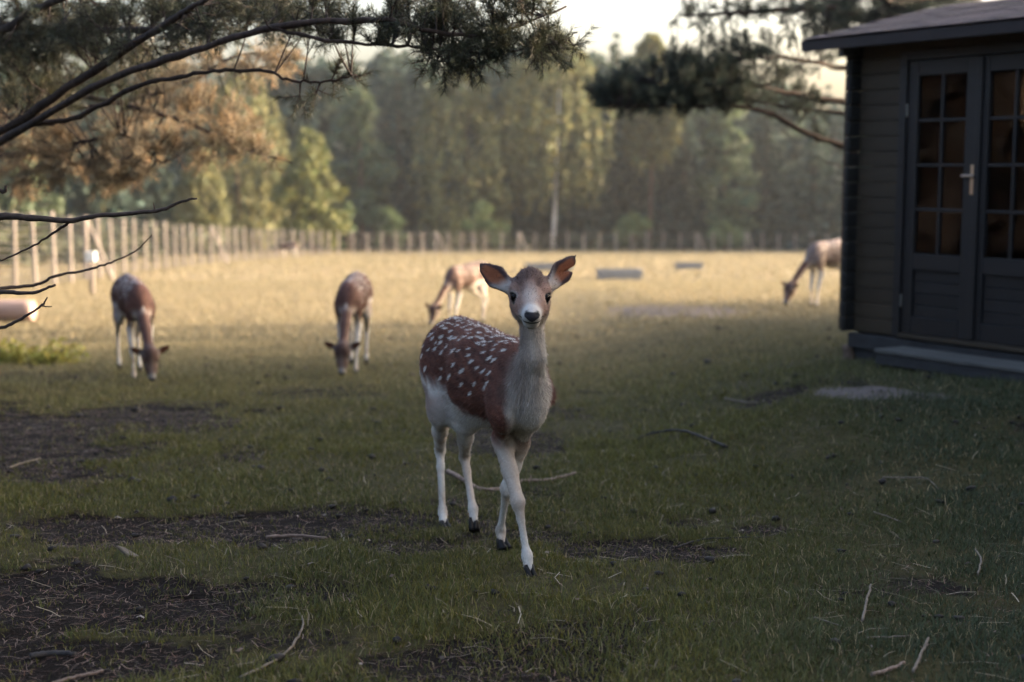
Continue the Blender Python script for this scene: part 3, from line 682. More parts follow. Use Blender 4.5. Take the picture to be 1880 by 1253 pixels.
def build_deer(J, vox, sz, spots=True, seed=1, fine_head=True, fawnish=0.0):
    """J: joints in one frame. Returns V, F, colour function, frames"""
    r = np.random.default_rng(seed)
    pel, mid, che = [np.asarray(J[k], float) for k in ('pelvis', 'mid', 'chest')]
    Fd = nrm((che-pel)*np.array([1, 1, 0])); Ld = nrm(np.cross([0, 0, 1.0], Fd)); Zd = np.array([0, 0, 1.0])   # Ld = deer's left
    AX = np.array([Fd, Ld, Zd])
    groups = {'torso': [], 'neck': [], 'head': [], 'leg': [], 'ear': [], 'tail': []}; subs = []
    def add(g, p, k): groups[g].append((p, k*sz))
    lat = 0.74
    add('torso', Cone(pel, mid, .178*sz, .195*sz, Ld, lat), .05); add('torso', Cone(mid, che+Zd*.035*sz, .195*sz, .145*sz, Ld, .80), .05)
    add('torso', Ell(pel-Fd*.08*sz+Zd*.005*sz, AX, np.array((.15, .125, .155))*sz), .06)
    add('torso', Ell(che+Fd*.05*sz+Zd*.015*sz, AX, np.array((.105, .088, .122))*sz), .05)
    add('torso', Ell(lerp(pel, mid, .45)+Zd*.055*sz, AX, np.array((.22, .085, .13))*sz), .05)
    add('torso', Ell(che-Fd*.05*sz+Zd*.10*sz, AX, np.array((.14, .055, .10))*sz), .06)     # withers
    for s in (-1, 1):
        add('torso', Ell(pel+Fd*.05*sz+Zd*.115*sz+Ld*s*.075*sz, AX, np.array((.05, .03, .04))*sz), .05)           # hip bone
        add('torso', Cone(che-Fd*.06*sz+Zd*.13*sz+Ld*s*.04*sz, che+Fd*.06*sz-Zd*.02*sz+Ld*s*.105*sz, .022*sz, .035*sz), .05)   # shoulder blade
        subs.append((Ell(lerp(pel, mid, .62)-Zd*.035*sz+Ld*s*.225*sz, AX, np.array((.10, .085, .12))*sz), .07*sz))   # flank hollow
    add('torso', Cone(pel+Zd*.165*sz, che-Fd*.04*sz+Zd*.16*sz, .018*sz, .018*sz), .05)
    # neck
    nb, nm_, poll = [np.asarray(J[k], float) for k in ('neck0', 'neck1', 'poll')]
    add('neck', Cone(nb, nm_, .082*sz, .056*sz, Ld, .84), .06); add('neck', Cone(nm_, poll, .056*sz, .046*sz, Ld, .90), .02)
    # head frame
    hf, hu = nrm(J['hf']), np.asarray(J['hu'], float); hu = nrm(hu-(hu@hf)*hf); hl = np.cross(hu, hf); HO = np.asarray(J['head'], float); HS = sz*J.get('hs', 1.0)
    H = lambda f, u, l=0.0: HO+HS*(f*hf+u*hu+l*hl)
    HX = np.array([hf, hu, hl])
    def hell(f, u, l, rf, ru, rl): return Ell(H(f, u, l), HX, np.array((rf, ru, rl))*HS)
    add('head', hell(-.035, .004, 0, .088, .068, .070), .03)
    add('head', Cone(H(.0, -.012), H(.168, -.013), .062*HS, .030*HS, hl, 1.0), .03)
    add('head', hell(.172, -.014, 0, .033, .030, .035), .018)
    add('head', Cone(H(-.045, -.055), H(.145, -.046), .048*HS, .024*HS, hl, 1.05), .03)
    add('head', hell(.158, -.050, 0, .028, .017, .028), .015)
    for s in (-1, 1):
        add('head', hell(-.005, .022, s*.056, .034, .024, .022), .02)      # brow
        add('head', hell(-.01, -.055, s*.040, .055, .045, .030), .03)      # cheek
        add('head', hell(.07, -.018, s*.036, .06, .03, .02), .03)
    add('head', hell(.194, -.006, 0, .016, .018, .029), .010)               # nose pad
    add('head', hell(-.055, .066, 0, .04, .02, .035), .03)                 # crest
    add('head', Cone(H(-.06, -.01), poll, .062*HS, .056*sz), .05)
    if fine_head:
        for s in (-1, 1): subs.append((hell(.207, .008, s*.020, .011, .0075, .0085), .006))
        for s in (-1, 1): subs.append((hell(.036, .001, s*.072, .022, .0135, .019), .010))
    # ears: thin cupped leaves
    earf = []
    for e in J['ears']:
        b, a, w_, c_ = np.asarray(e['base'], float), nrm(e['axis']), None, np.asarray(e['open'], float)
        c_ = nrm(c_-(c_@a)*a); w_ = np.cross(a, c_); L = e['len']; Wd = e['wid']; th = .30
        tipm = b+a*L*.45
        earf.append((b, a, w_, c_, L, Wd))
        add('ear', Cone(b-a*.02*sz, b+a*L*.2, .020*sz, Wd*.60, c_, .7), .02)
        add('ear', Cone(b+a*L*.22, tipm, Wd*.66, Wd, c_, th), .015); add('ear', Cone(tipm, b+a*L*.74, Wd, Wd*.62, c_, th), .008); add('ear', Cone(b+a*L*.74, b+a*L*1.03, Wd*.62, .002*sz, c_, th), .004)
        off = c_*Wd*.30
        subs.append((Cone(b+a*L*.26+off, tipm+off, Wd*.42, Wd*.78, c_, th*.95), .008)); subs.append((Cone(tipm+off, b+a*L*.86+off, Wd*.78, Wd*.34, c_, th*.95), .008))
        if 'notch' in e:
            q0, q1 = e['notch']; subs.append((Cone(b+a*L*q0[0]+w_*Wd*q0[1], b+a*L*q1[0]+w_*Wd*q1[1], .003*sz, .013*sz), .006)); subs.append((Cone(b+a*L*q0[0]+w_*Wd*q0[1]+c_*.012, b+a*L*q1[0]+w_*Wd*q1[1]+c_*.012, .003*sz, .013*sz), .006))
    # legs
    for lg in J['fore']:
        sh, el, ca, fe, ho = [np.asarray(p, float) for p in lg]
        add('leg', Cone(sh, el, .068*sz, .038*sz, Ld, .66), .05); add('leg', Cone(lerp(che, sh, .5)+Zd*.06*sz, sh, .10*sz, .075*sz, Ld, .55), .05)
        add('leg', Cone(el, lerp(el, ca, .55), .040*sz, .029*sz), .035); add('leg', Cone(lerp(el, ca, .5), ca, .030*sz, .0245*sz), .02)
        add('leg', Ell(ca, AX, np.array((.027, .0265, .036))*sz), .015); add('leg', Cone(ca, lerp(ca, fe, .35), .0240*sz, .0140*sz), .012); add('leg', Cone(lerp(ca, fe, .2), lerp(ca, fe, .95), .0140*sz, .0135*sz), .01); add('leg', Cone(lerp(ca, fe, .1)-Fd*.013*sz, lerp(ca, fe, 1)-Fd*.012*sz, .0085*sz, .0095*sz), .006)
        add('leg', Cone(lerp(ca, fe, .93), fe, .0185*sz, .0205*sz), .015); add('leg', Cone(fe, lerp(fe, ho, .52), .0205*sz, .0185*sz), .012)
    for lg in J['hind']:
        hp, sf, hk, fe, ho = [np.asarray(p, float) for p in lg]
        add('leg', Cone(hp, sf, .125*sz, .080*sz, Ld, .55), .06); add('leg', Cone(sf, lerp(sf, hk, .55), .066*sz, .034*sz, Ld, .75), .05)
        add('leg', Cone(lerp(sf, hk, .5), hk, .034*sz, .0225*sz), .03); add('leg', Ell(hk, AX, np.array((.030, .024, .036))*sz), .015); add('leg', Cone(hk-Fd*.014*sz, lerp(hk, fe, .95)-Fd*.012*sz, .009*sz, .0095*sz), .006); add('leg', Cone(hk, lerp(hk, fe, .3), .0215*sz, .0150*sz), .012)
        add('leg', Cone(lerp(hk, fe, .25), lerp(hk, fe, .92), .0155*sz, .0145*sz), .015); add('leg', Cone(lerp(hk, fe, .94), fe, .018*sz, .0200*sz), .015); add('leg', Cone(fe, lerp(fe, ho, .48), .0200*sz, .018*sz), .012)
    tl = pel-Fd*.215*sz+Zd*.07*sz
    add('tail', Cone(tl+Fd*.05*sz, tl-Fd*.02*sz-Zd*.14*sz, .026*sz, .012*sz), .03)
    allp = [p for g in groups.values() for p, k in g]
    lo = np.min([p.bounds()[0] for p in allp], 0)-.02; hi = np.max([p.bounds()[1] for p in allp], 0)+.02
    Fl = Field(lo, hi, vox)
    for g in ('torso', 'leg', 'neck', 'tail', 'head', 'ear'):
        for p, k in groups[g]: Fl.add(p, max(k, vox))
    for p, k in subs: Fl.add(p, max(k, vox*.8), True)
    V, F = Fl.surface()

    # ---- coat colours
    Lb = np.linalg.norm((che-pel)*np.array([1, 1, 0]))
    spot_list = []
    for side in (-1, 1):
        for row, v in enumerate((.93, .83, .72, .60, .47, .34, .19, .04, -.10)):
            n = (24, 19, 19, 18, 17, 15, 12, 9, 7)[row]
            for i in range(n):
                s_ = -.30+1.36*(i+.5)/n+r.normal(0, .022 if row else .010); vv = v+r.normal(0, .04 if row else .012)
                if r.random() < (.0 if row == 0 else .18 if row < 5 else .30): continue
                spot_list.append((side, s_, vv, r.uniform(.65, 1.25)))
    SP = np.array(spot_list)
    def tcoord(P):
        s_ = ((P-pel)@Fd)/Lb
        zc = np.interp(s_, [0, .5, 1], [pel[2], mid[2], che[2]]); rr = np.interp(s_, [-.25, 0, .5, 1, 1.2], [.16*sz, .19*sz, .197*sz, .19*sz, .17*sz])
        cx = pel+np.clip(s_, -.4, 1.4)[:, None]*(che-pel); la = ((P-cx)@Ld)
        ang = np.arctan2(P[:, 2]-zc, np.abs(la)/.72)/(math.pi/2)           # 1 = spine, 0 = mid flank, -1 = belly
        return s_, ang, np.sign(la), (P[:, 2]-zc)/rr
    def nz(P, f, sd): return fbm(P[:, 0]*f+P[:, 2]*f*.7+50, P[:, 1]*f-P[:, 2]*f*.6+50, sd, 3)-.5
    brown_c = lerp(BROWN if not J.get('graze') else np.array((.078, .036, .026)), np.array((.25, .195, .165)), J.get('pale', 0))
    def colour(P):
        P = np.asarray(P, float); n = len(P); Pf = P.astype(np.float32)
        names = ['torso', 'neck', 'head', 'leg', 'ear', 'tail']
        dist = np.stack([np.min([p(Pf) for p, k in groups[g]], 0) for g in names], 1)
        dist[:, 4] -= .008*sz
        w = np.exp(-(dist-dist.min(1)[:, None])/(.014*sz)); w /= w.sum(1)[:, None]
        N1 = nz(P, 14, 3); N2 = nz(P, 45, 8)
        # torso
        s_, ang, side, vz = tcoord(P); a2 = ang+.10*N1
        edge = np.interp(s_, [-.4, -.1, .2, .55, .8, .95, 1.1], [-.10, -.20, -.26, -.32, -.66, -.92, -.6])
        brown = sstep(-.13, .11, a2-edge+.22*N1+.16*N2); T = WHITE[None]*(1+.25*N2[:, None])*(1-brown[:, None])+brown[:, None]*(brown_c[None]*(1+.7*N2[:, None]+.6*N1[:, None]))
        sk = fbm(s_*Lb*16+40, (ang*.26+.22*s_*Lb)*150+60, 5, 3)-.5; T = T*(1+(1.3*sk*(1-.45*(1-brown)))[:, None])
        low = sstep(.05, .13, edge-a2)*(1-sstep(.26, .46, edge-a2+.1*N1))*(1-sstep(.12, .42, s_)); T = lerp(T, T*0+np.array((.15, .088, .066)), (.75*low)[:, None])
        dk = sstep(.82, .97, a2)*sstep(-.2, .0, s_+.1); T = lerp(T, T*0+np.array((.10, .05, .042)), (dk*.6)[:, None])
        fx = (P-che)@Fd; lat_ = np.abs((P-che)@Ld); fro = fx-.95*lat_+.05*N1; front = sstep(.025, .095, fro/sz)*sstep(.8, 1.0, s_)*(1-sstep(.0, .10*sz, P[:, 2]-che[2]-.02*sz+(.14*sz if J.get('graze') else 0))); st_ = sstep(-.12, -.05, a2-edge)*(1-brown); T = T*(1+.15*st_[:, None]); T = lerp(T, lerp(WHITE, GREY, .35)[None]*(1+.5*N2[:, None]), front[:, None])
        if spots:
            q = np.full(n, 9.0)
            sel = np.where((w[:, 0]+w[:, 3] > .15) & (ang > -.35) & (s_ > -.5) & (s_ < 1.15))[0]
            if len(sel):
                ds = (s_[sel][:, None]-SP[None, :, 1])*Lb/sz; dv = (ang[sel][:, None]-SP[None, :, 2])*.26
                e1 = ds*.88+dv*.48; e2 = -ds*.48+dv*.88
                gk = .85 if J.get('graze') else 1.0; dd = np.sqrt((e1/(.0175*gk))**2+(e2/(.0072*gk))**2)/SP[None, :, 3]; dd = np.where(side[sel][:, None] == SP[None, :, 0], dd, 9); q[sel] = dd.min(1)
            sm = (1-sstep(.70, 1.15, q+.5*N2))*brown
            T = T*(1-sm[:, None])+SPOT[None]*sm[:, None]
        # legs share the flank pattern at the top, pale below
        htop = P[:, 2]-min(J['fore'][0][1][2], J['fore'][1][1][2])
        k = np.where(s_ < .45, sstep(-.16*sz, .12*sz, htop+.05*N1), sstep(-.03*sz, .07*sz, htop+.05*N1)); Lc = LEGC[None]*(1+.22*N2[:, None]); Lc = lerp(Lc, Lc*np.array((.66, .56, .49)), (sstep(-.02, .22, N1)*.75)[:, None])
        LG = Lc*(1-k[:, None])+T*k[:, None]
        # neck
        ax = poll-nb; tt = np.clip(((P-nb)@ax)/(ax@ax), 0, 1); thr = nrm(J['throat']); off = P-(nb+tt[:, None]*ax); fr = (off@thr)/(.06*sz); ls = (off@Ld)/(.06*sz)
        C = lerp(lerp(GREY, TAN, .4), WHITE*.92, sstep(-.1, .9, fr+.35*N1)[:, None]); C = lerp(C, C*0+(np.array((.085, .045, .035)) if J.get('graze') else np.array((.15, .085, .065))), sstep(-.1 if J.get('graze') else .35, .5 if J.get('graze') else 1.0, -fr+.3*N1)[:, None])
        stripe = (1-sstep(.16, .5, np.abs(ls+.05)+.35*N1))*sstep(.3, .7, fr); C = lerp(C, C*0+np.array((.19, .152, .125)), (.55*stripe)[:, None])*(1+.2*N2[:, None])
        if not J.get('graze'): C = lerp(C, C*0+np.array((.20, .148, .118)), (.75*sstep(.15, .85, -ls+.3*N1))[:, None])
        nk_ = fbm(ls*11+50+off[:, 1]*60, tt*9+50, 15, 3)-.5; C = C*(1+.35*nk_[:, None])
        kb = ((1-sstep(.04, .34, tt))*(1-sstep(-.5, .35, fr)))[:, None]; C = C*(1-kb)+T*kb
        # head
        q = (P-HO)/HS; f_, u_, l_ = q@hf, q@hu, q@hl; al = np.abs(l_)
        Hd = TAN[None]*(.92+.7*N2[:, None]+.9*N1[:, None])
        if J.get('graze'): Hd = lerp(Hd, Hd*0+np.array((.060, .036, .029)), .8*(1-J.get('pale', 0)))
        bl = (1-sstep(.010, .045, al+.03*N1))*sstep(-.01, .07, f_)*sstep(-.03, .0, u_); Hd = lerp(Hd, Hd*0+np.array((.33, .285, .255)), ((.15 if J.get('graze') else .85)*bl)[:, None])
        pt = np.exp(-((f_-.035)/.014)**2-((al-.028)/.009)**2)*(u_ > 0); Hd = lerp(Hd, Hd*0+np.array((.13, .085, .075)), (.8*pt*(l_*1.0 < 0))[:, None]*J.get('patch', 1))
        cr = sstep(.030, .072, u_+.25*(-f_-.03)+.06*N1+.02*N2)*(1-sstep(-.01, .03, f_+.04*N1)); Hd = lerp(Hd, Hd*0+np.array((.072, .042, .036)), (.85*cr)[:, None])
        pd = np.clip(np.exp(-((u_-.054)/.013)**2-((l_+.040)/.017)**2)+np.exp(-((u_-.058)/.015)**2-((l_-.030)/.016)**2), 0, 1)*(u_ > .02)*(f_ < .03)*(1+1.2*N1); Hd = lerp(Hd, Hd*0+DARKB, (.85*pd)[:, None])
        er = np.sqrt(((f_-.028)/1.25)**2+(u_*1.1+.12*(f_-.028))**2+((al-.062)/1.1)**2); ew = (1-sstep(.026, .038, er+.008*N1*4))*np.clip(.35+40*np.abs(u_+.004), 0, 1); Hd = lerp(Hd, Hd*0+np.array((.29, .262, .24)), (.8*ew)[:, None])
        lid = 1-sstep(.0225, .0280, er); Hd = lerp(Hd, Hd*0+.012, lid[:, None])
        mz = sstep(.122, .158, f_+.03*N1+.25*np.maximum(-u_-.02, 0)); Hd = lerp(Hd, Hd*0+np.array((.40, .378, .355))*(.45 if J.get('graze') else 1), mz[:, None])
        ch = sstep(.03, .045, -u_+.0*f_)*sstep(.05, .10, f_); Hd = lerp(Hd, Hd*0+np.array((.37, .35, .325)), (.85*ch)[:, None])
        cs = np.exp(-((f_-.15)/.018)**2-(l_/.012)**2)*(u_ < -.052); Hd = lerp(Hd, Hd*0+np.array((.14, .085, .07)), (.7*cs)[:, None])
        under = sstep(.055, .085, -u_)*(1-sstep(.03, .08, f_)); Hd = lerp(Hd, Hd*0+GREY*1.15, (.8*under)[:, None])
        mo = (1-sstep(.0025, .0055, np.abs(u_+.0300+0.5*l_*l_)))*sstep(.125, .14, f_); Hd = lerp(Hd, Hd*0+.012, (.95*mo)[:, None])
        npd = ((f_-.200)/.030)**2+((u_+.006)/.0185)**2+(l_/np.maximum(.029+.9*(u_+.004), .012))**2; npd = np.where(f_ > .172, npd, 9); ns = 1-sstep(.9, 1.15, npd); Hd = lerp(Hd, Hd*0+np.array((.022, .020, .024)), ns[:, None]); nst = np.exp(-((u_-.008)/.006)**2-((al-.019)/.008)**2)*(f_ > .18); Hd = lerp(Hd, Hd*0+.004, nst[:, None]); tear = np.exp(-((f_-.046)/.014)**2-((u_+.007)/.007)**2)*(al > .03); Hd = lerp(Hd, Hd*0+.02, (.8*tear)[:, None])
        # ears
        E = np.tile(np.array((.19, .13, .105)), (n, 1))
        best = np.full(n, 9.0)
        for (b, a, w_, c_, L, Wd) in earf:
            d = P-b; ta = (d@a)/L; tw = (d@w_)/Wd; tc = (d@c_)/Wd; dn = np.abs(ta-.5)+np.linalg.norm(d-np.outer(d@a, a), axis=1)/L; m_ = dn < best; best = np.where(m_, dn, best)
            prof = np.interp(ta, [0, .22, .52, .8, 1], [.5, .66, 1, .6, .1]); rim = np.abs(tw)/np.maximum(prof, .05)
            inner = sstep(-.02, .10, tc+.12*(rim < .8))*(rim < 1.1)
            ec = np.tile(np.array((.13, .095, .085)), (n, 1))*(1+.4*N2[:, None])
            ic = lerp(np.array((.23, .085, .045)), np.array((.055, .035, .037)), (np.clip(sstep(.55, .85, rim+.3*N1)+sstep(.78, .95, ta), 0, 1))[:, None])
            ic = lerp(ic, ic*0+np.array((.42, .38, .35)), ((1-sstep(.15, .42, ta+.25*N1+.12*tw))*.9)[:, None])
            ec = lerp(ec, ic, inner[:, None]); ec = lerp(ec, ec*0+.035, (sstep(.82, .97, ta)*.8)[:, None]); E = np.where(m_[:, None], ec, E)
        if J.get('graze'): E = E*(.45+.4*J.get('pale', 0))
        TL = lerp(np.array((.06, .04, .035)), WHITE, .35)[None]*np.ones((n, 1))
        cset = [T, C, Hd, LG, E, TL]; out = sum(w[:, i:i+1]*cset[i] for i in range(6))
        return np.clip(out, .004, .9), w, (s_, ang, tt, f_)
    info = dict(H=H, hf=hf, hu=hu, hl=hl, Fd=Fd, Ld=Ld, HS=HS, poll=poll, nb=nb, earf=earf, tcoord=tcoord)
    return V, F, colour, info

def claws(root, legs, o0, sz, Fd, Ld, tips=None):
    for i, lg in enumerate(legs):
        fe, ho = np.asarray(lg[3], float), np.asarray(lg[4], float); fd = nrm(tips[i]) if tips and tips[i] is not None else nrm(Fd*1.0+np.array([0, 0, -.25]))
        dn = nrm(ho-fe)
        for s in (-1, 1):
            c = lerp(fe, ho, .50)+Ld*s*.0105*sz; up = -dn; side = nrm(np.cross(up, fd)); f2 = nrm(np.cross(side, up))
            L0 = np.linalg.norm(ho-lerp(fe, ho, .50))
            ring = []
            for (d, hw, fb, ff) in ((-.010, .0095, .016, .016), (L0*.35, .0120, .019, .023), (L0*.8, .0130, .020, .034), (L0+.002, .0125, .019, .039)):
                for th in np.arange(8)/8*2*math.pi:
                    x = math.cos(th); y = math.sin(th); ring.append(c+dn*d*(1 if d > 0 else sz)+side*y*hw*sz+f2*(x*ff if x > 0 else x*fb)*sz)
            Vv = np.array(ring+[c-dn*.01*sz, c+dn*L0*1.04])-o0; Ff = []
            for k in range(3):
                for j in range(8): Ff.append((k*8+j, k*8+(j+1) % 8, (k+1)*8+(j+1) % 8, (k+1)*8+j))
            Ff += [(33, 24+j, 24+(j+1) % 8) for j in range(8)]+[(32, (j+1) % 8, j) for j in range(8)]
            me = bpy.data.meshes.new('claw'); me.from_pydata([tuple(v) for v in Vv], [], Ff); me.materials.append(M['hoof'])
            for p in me.polygons: p.use_smooth = True
            obj('claw', me, root)

def eye_parts(root, info, o0, r=.0205):
    for s in (-1, 1):
        c = info['H'](.025, .002, s*.0560)
        import bmesh
        bm = bmesh.new(); bmesh.ops.create_uvsphere(bm, u_segments=14, v_segments=10, radius=r*info['HS'])
        me = bpy.data.meshes.new('eye'); bm.to_mesh(me); bm.free(); me.materials.append(M['eye'])
        for p in me.polygons: p.use_smooth = True
        obj('eye', me, root, c-o0)

def fur_cards(V, F, colour, info, n, seed, lengths):
    r = np.random.default_rng(seed)
    A = np.linalg.norm(np.cross(V[F[:, 1]]-V[F[:, 0]], V[F[:, 2]]-V[F[:, 0]]), axis=1)
    f = r.choice(len(F), n, p=A/A.sum()); u, v = r.random(n)[:, None], r.random(n)[:, None]
    q = V[F[f]]; P = (q[:, 0]*(1-u)+q[:, 1]*u)*(1-v)+(q[:, 3]*(1-u)+q[:, 2]*u)*v
    N = np.cross(q[:, 2]-q[:, 0], q[:, 3]-q[:, 1]); N /= np.linalg.norm(N, axis=1)[:, None]+1e-9
    C, w, (s_, ang, tt, f_) = colour(P)
    down = np.array([0, 0, -1.0]); back = -info['Fd']; hb = -info['hf']
    flow = w[:, 0:1]*(back+down*.45)+w[:, 1:2]*down+w[:, 2:3]*(hb+down*.25)+w[:, 3:4]*(down+back*.2)+w[:, 5:6]*down
    for (b, a, w_, c_, L, Wd) in info['earf'][:1]: flow = flow+w[:, 4:5]*(UPV*.3)
    flow = flow-(flow*N).sum(1)[:, None]*N; flow /= np.linalg.norm(flow, axis=1)[:, None]+1e-6
    lift = np.full(n, .26); L = w[:, 0]*lengths['torso']+w[:, 1]*lengths['neck']+w[:, 2]*lengths['head']+w[:, 3]*lengths['leg']+w[:, 4]*lengths['ear']+w[:, 5]*.03
    chest = np.clip(sstep(1.05, 1.25, s_)*w[:, 0]+w[:, 1]*(1-sstep(.1, .4, tt)), 0, 1)*(N@info['Fd'] > -.3); L = L+chest*.012; lift = lift+chest*.30
    belly = sstep(.3, .6, -ang)*w[:, 0]; L = L+belly*.010
    hq = ((P-info['H'](-.05, .06))**2).sum(1)**.5; tuft = np.exp(-(hq/.045)**2)*w[:, 2]; L = L+.016*tuft; lift = lift+.5*tuft; face = w[:, 2]*sstep(.10, .16, f_); L = L*(1-.7*face)
    wild = r.random(n) < .14; lift = np.where(wild, lift+.7, lift); L = np.where(wild, L*1.25, L)
    keep = ~((w[:, 2] > .5) & (C.max(1) < .035))
    d = flow+N*lift[:, None]+r.normal(0, .16, (n, 3)); d /= np.linalg.norm(d, axis=1)[:, None]
    L = L*(.55+.8*r.random(n)); sd = np.cross(d, N+r.normal(0, .35, (n, 3))); sd /= np.linalg.norm(sd, axis=1)[:, None]+1e-6
    wd = .0013*(.7+.6*r.random(n))[:, None]
    B = P-N*.0015; tip = B+d*L[:, None]-np.array([0, 0, 1])*(.12*L)[:, None]
    Vh = np.stack([B-sd*wd, B+sd*wd, tip], 1)[keep]; m = len(Vh)
    k = (.70+.58*r.random(m))[:, None]; Ch = np.repeat(C[keep]*k, 3, axis=0)
    return Vh.reshape(-1, 3), np.arange(3*m).reshape(m, 3), Ch

# ---- the standing doe
def hero():
    J = dict(pelvis=U(842, 660, 6.36), chest=U(948, 716, 5.70))
    J['mid'] = lerp(J['pelvis'], J['chest'], .5)+np.array([-.01, 0, -.012])
    J['neck0'] = U(966, 715, 5.58); J['neck1'] = U(978, 655, 5.50); J['poll'] = U(976, 566, 5.52)
    J['head'] = U(973.5, 543, 5.44); vr = nrm(J['head']-EYE)                 # view ray
    J['hf'] = -vr*math.cos(math.radians(22))+np.array([.035, 0, 0])-UPV*math.sin(math.radians(22)); J['hu'] = UPV*math.cos(math.radians(22))-vr*math.sin(math.radians(22))+RGT*.03
    J['throat'] = np.array([.15, -1, 0]); J['hs'] = 1.0
    J['ears'] = [dict(base=U(938, 530, 5.49), axis=-RGT*.80+UPV*.60+np.array([0, .12, 0]), open=-vr*1.0-RGT*.15-UPV*.1, len=.162, wid=.041),
                 dict(base=U(1009, 526, 5.49), axis=RGT*.66+UPV*.75+np.array([0, .15, 0]), open=-vr*.8+RGT*.42-UPV*.2, len=.160, wid=.045, notch=((.46, .10), (.92, 1.05)))]
    J['fore'] = [(U(922, 752, 5.60), U(921, 806, 5.78), U(951, 922, 5.62), U(968, 1022, 5.585), U(974, 1062, 5.55)),
                 (U(974, 748, 5.60), U(955, 812, 5.82), U(931, 897, 5.88), U(919, 975, 6.05), U(924, 1010, 6.00))]
    J['hind'] = [(U(806, 690, 6.36), U(808, 748, 6.24), U(808, 826, 6.72), U(813, 942, 6.60), U(816, 977, 6.50)),
                 (U(872, 690, 6.34), U(856, 762, 6.16), U(853, 838, 6.52), U(869, 936, 6.32), U(870, 974, 6.27))]
    V, F, colour, info = build_deer(J, .0048, 1.0, True, 11)
    x0, y0 = J['mid'][0], J['mid'][1]; o0 = np.array([x0, y0, float(gz(x0, y0))])
    C = colour(V)[0]
    root = thing('fallow_deer', 'white-spotted brown doe standing in front, head raised and facing the viewer', 'deer', o0, 0, 'fallow deer in the field')
    obj('body', npmesh('body', V-o0, F, M['fur'], C, True), root)
    hv, hf_, hc = fur_cards(V, F, colour, info, 240000, 3, dict(torso=.014, neck=.013, head=.008, leg=.007, ear=.007))
    obj('fur', npmesh('fur', hv-o0, hf_, M['hair'], hc), root, kind='stuff')
    # long hairs inside and at the root of the ears, lashes
    eye_parts(root, info, o0)
    lash = []
    for s in (-1, 1):
        for k in range(7):
            b = info['H'](.012+.004*k-.01, .015-.0006*k*k, s*(.076)); t = b+info['hl']*s*.014+info['hf']*(.006+.002*k)-info['hu']*.006; sd = info['hf']*.0007; lash.append(((b-sd, b+sd, t)))
    LV = np.array(lash).reshape(-1, 3)-o0; obj('eyelashes', npmesh('eyelashes', LV, np.arange(len(LV)).reshape(-1, 3), M['hoof']), root)
    Fd, Ld = info['Fd'], info['Ld']
    claws(root, J['fore'], o0, 1.0, Fd, Ld, [None, nrm(Fd*.8+np.array([.12, 0, -.6]))]); claws(root, J['hind'], o0, 1.0, Fd, Ld, [None, nrm(Fd*.35+np.array([0, 0, -1]))])
hero()

# ---- grazing deer
def grazing(px, py, yaw, label, seed, sz=.98, legs=None, neck_yaw=0.0, low=1.0, vox=.010, dz=0.0, Yfix=None, spots=True, pale=0.0):
    """yaw: direction the deer faces, degrees counter-clockwise from +X (viewer's right)"""
    p = G(px, py) if Yfix is None else place_base(px, Yfix); p[2] = float(gz(p[0], p[1]))
    L = dict(f0=0, f1=0, h0=0, h1=0); L.update(legs or {})
    a = math.radians(neck_yaw); ca, sa = math.cos(a), math.sin(a)
    def nk(x, z): return np.array([.40+(x-.40)*ca, (x-.40)*sa, z])
    def R(v): return np.asarray(v, float)*sz
    pollz = .34
    J = dict(pelvis=R((-.36, 0, .80)), mid=R((0, 0, .755)), chest=R((.33, 0, .745)), neck0=R(nk(.43, .73)), neck1=R(nk(.64, .53)), poll=R(nk(.80, pollz)))
    hd = nk(.86, .27); J['head'] = R(hd); J['hf'] = np.array([.38*ca, .38*sa, -.92]); J['hu'] = np.array([.92*ca, .92*sa, .38]); J['throat'] = np.array([-.3, 0, -1]); J['patch'] = 0; J['graze'] = 1; J['pale'] = pale
    hl = np.array([sa, -ca, 0])
    for s in (1, -1): pass
    J['ears'] = [dict(base=R(hd+np.array([-.03*ca, -.03*sa, .045])+hl*s*.055), axis=hl*s*.86+np.array([.12*ca, .12*sa, .48]), open=np.array([ca*.9, sa*.9, -.3]), len=.155*sz, wid=.033*sz) for s in (1, -1)]
    def foot(x, y): return -SLOPE*0
    J['fore'] = []; J['hind'] = []
    for s, k in ((1, 'f0'), (-1, 'f1')):
        d = L[k]; J['fore'].append([R((.36, s*.085, .66)), R((.31+.15*d, s*.09, .50)), R((.34+.62*d, s*.085, .285)), R((.335+d, s*.08, .075)), R((.365+d, s*.08, .004))])
    for s, k in ((1, 'h0'), (-1, 'h1')):
        d = L[k]; J['hind'].append([R((-.38, s*.09, .74)), R((-.27+.2*d, s*.105, .56)), R((-.47+.65*d, s*.085, .36)), R((-.425+d, s*.08, .085)), R((-.39+d, s*.08, .004))])
    V, F, colour, info = build_deer(J, vox, sz, spots, seed, False)
    C = colour(V)[0]
    # bring feet onto the slope
    root = thing('fallow_deer', label, 'deer', (p[0], p[1], p[2]+dz), math.radians(yaw), 'fallow deer in the field')
    obj('body', npmesh('body', V, F, M['fur'], C, True), root)
    eye_parts(root, info, np.zeros(3)); claws(root, J['fore']+J['hind'], np.zeros(3), sz, info['Fd'], info['Ld'])
    return root
grazing(250, 690, -66, 'grazing deer at left with dark brown back, legs spread, nose in the grass', 21, legs=dict(f0=-.03, f1=.04, h0=.18, h1=-.10), neck_yaw=0, vox=.009)
grazing(650, 678, -91, 'grazing deer facing the viewer head-on with lowered head, left of the standing doe', 22, legs=dict(f0=.10, f1=-.02), vox=.009)
grazing(858, 596, 234, 'grazing deer with sunlit haunch half hidden behind the back of the standing doe', 23, legs=dict(f0=.08, h0=.12, h1=-.1), vox=.011, pale=.2)
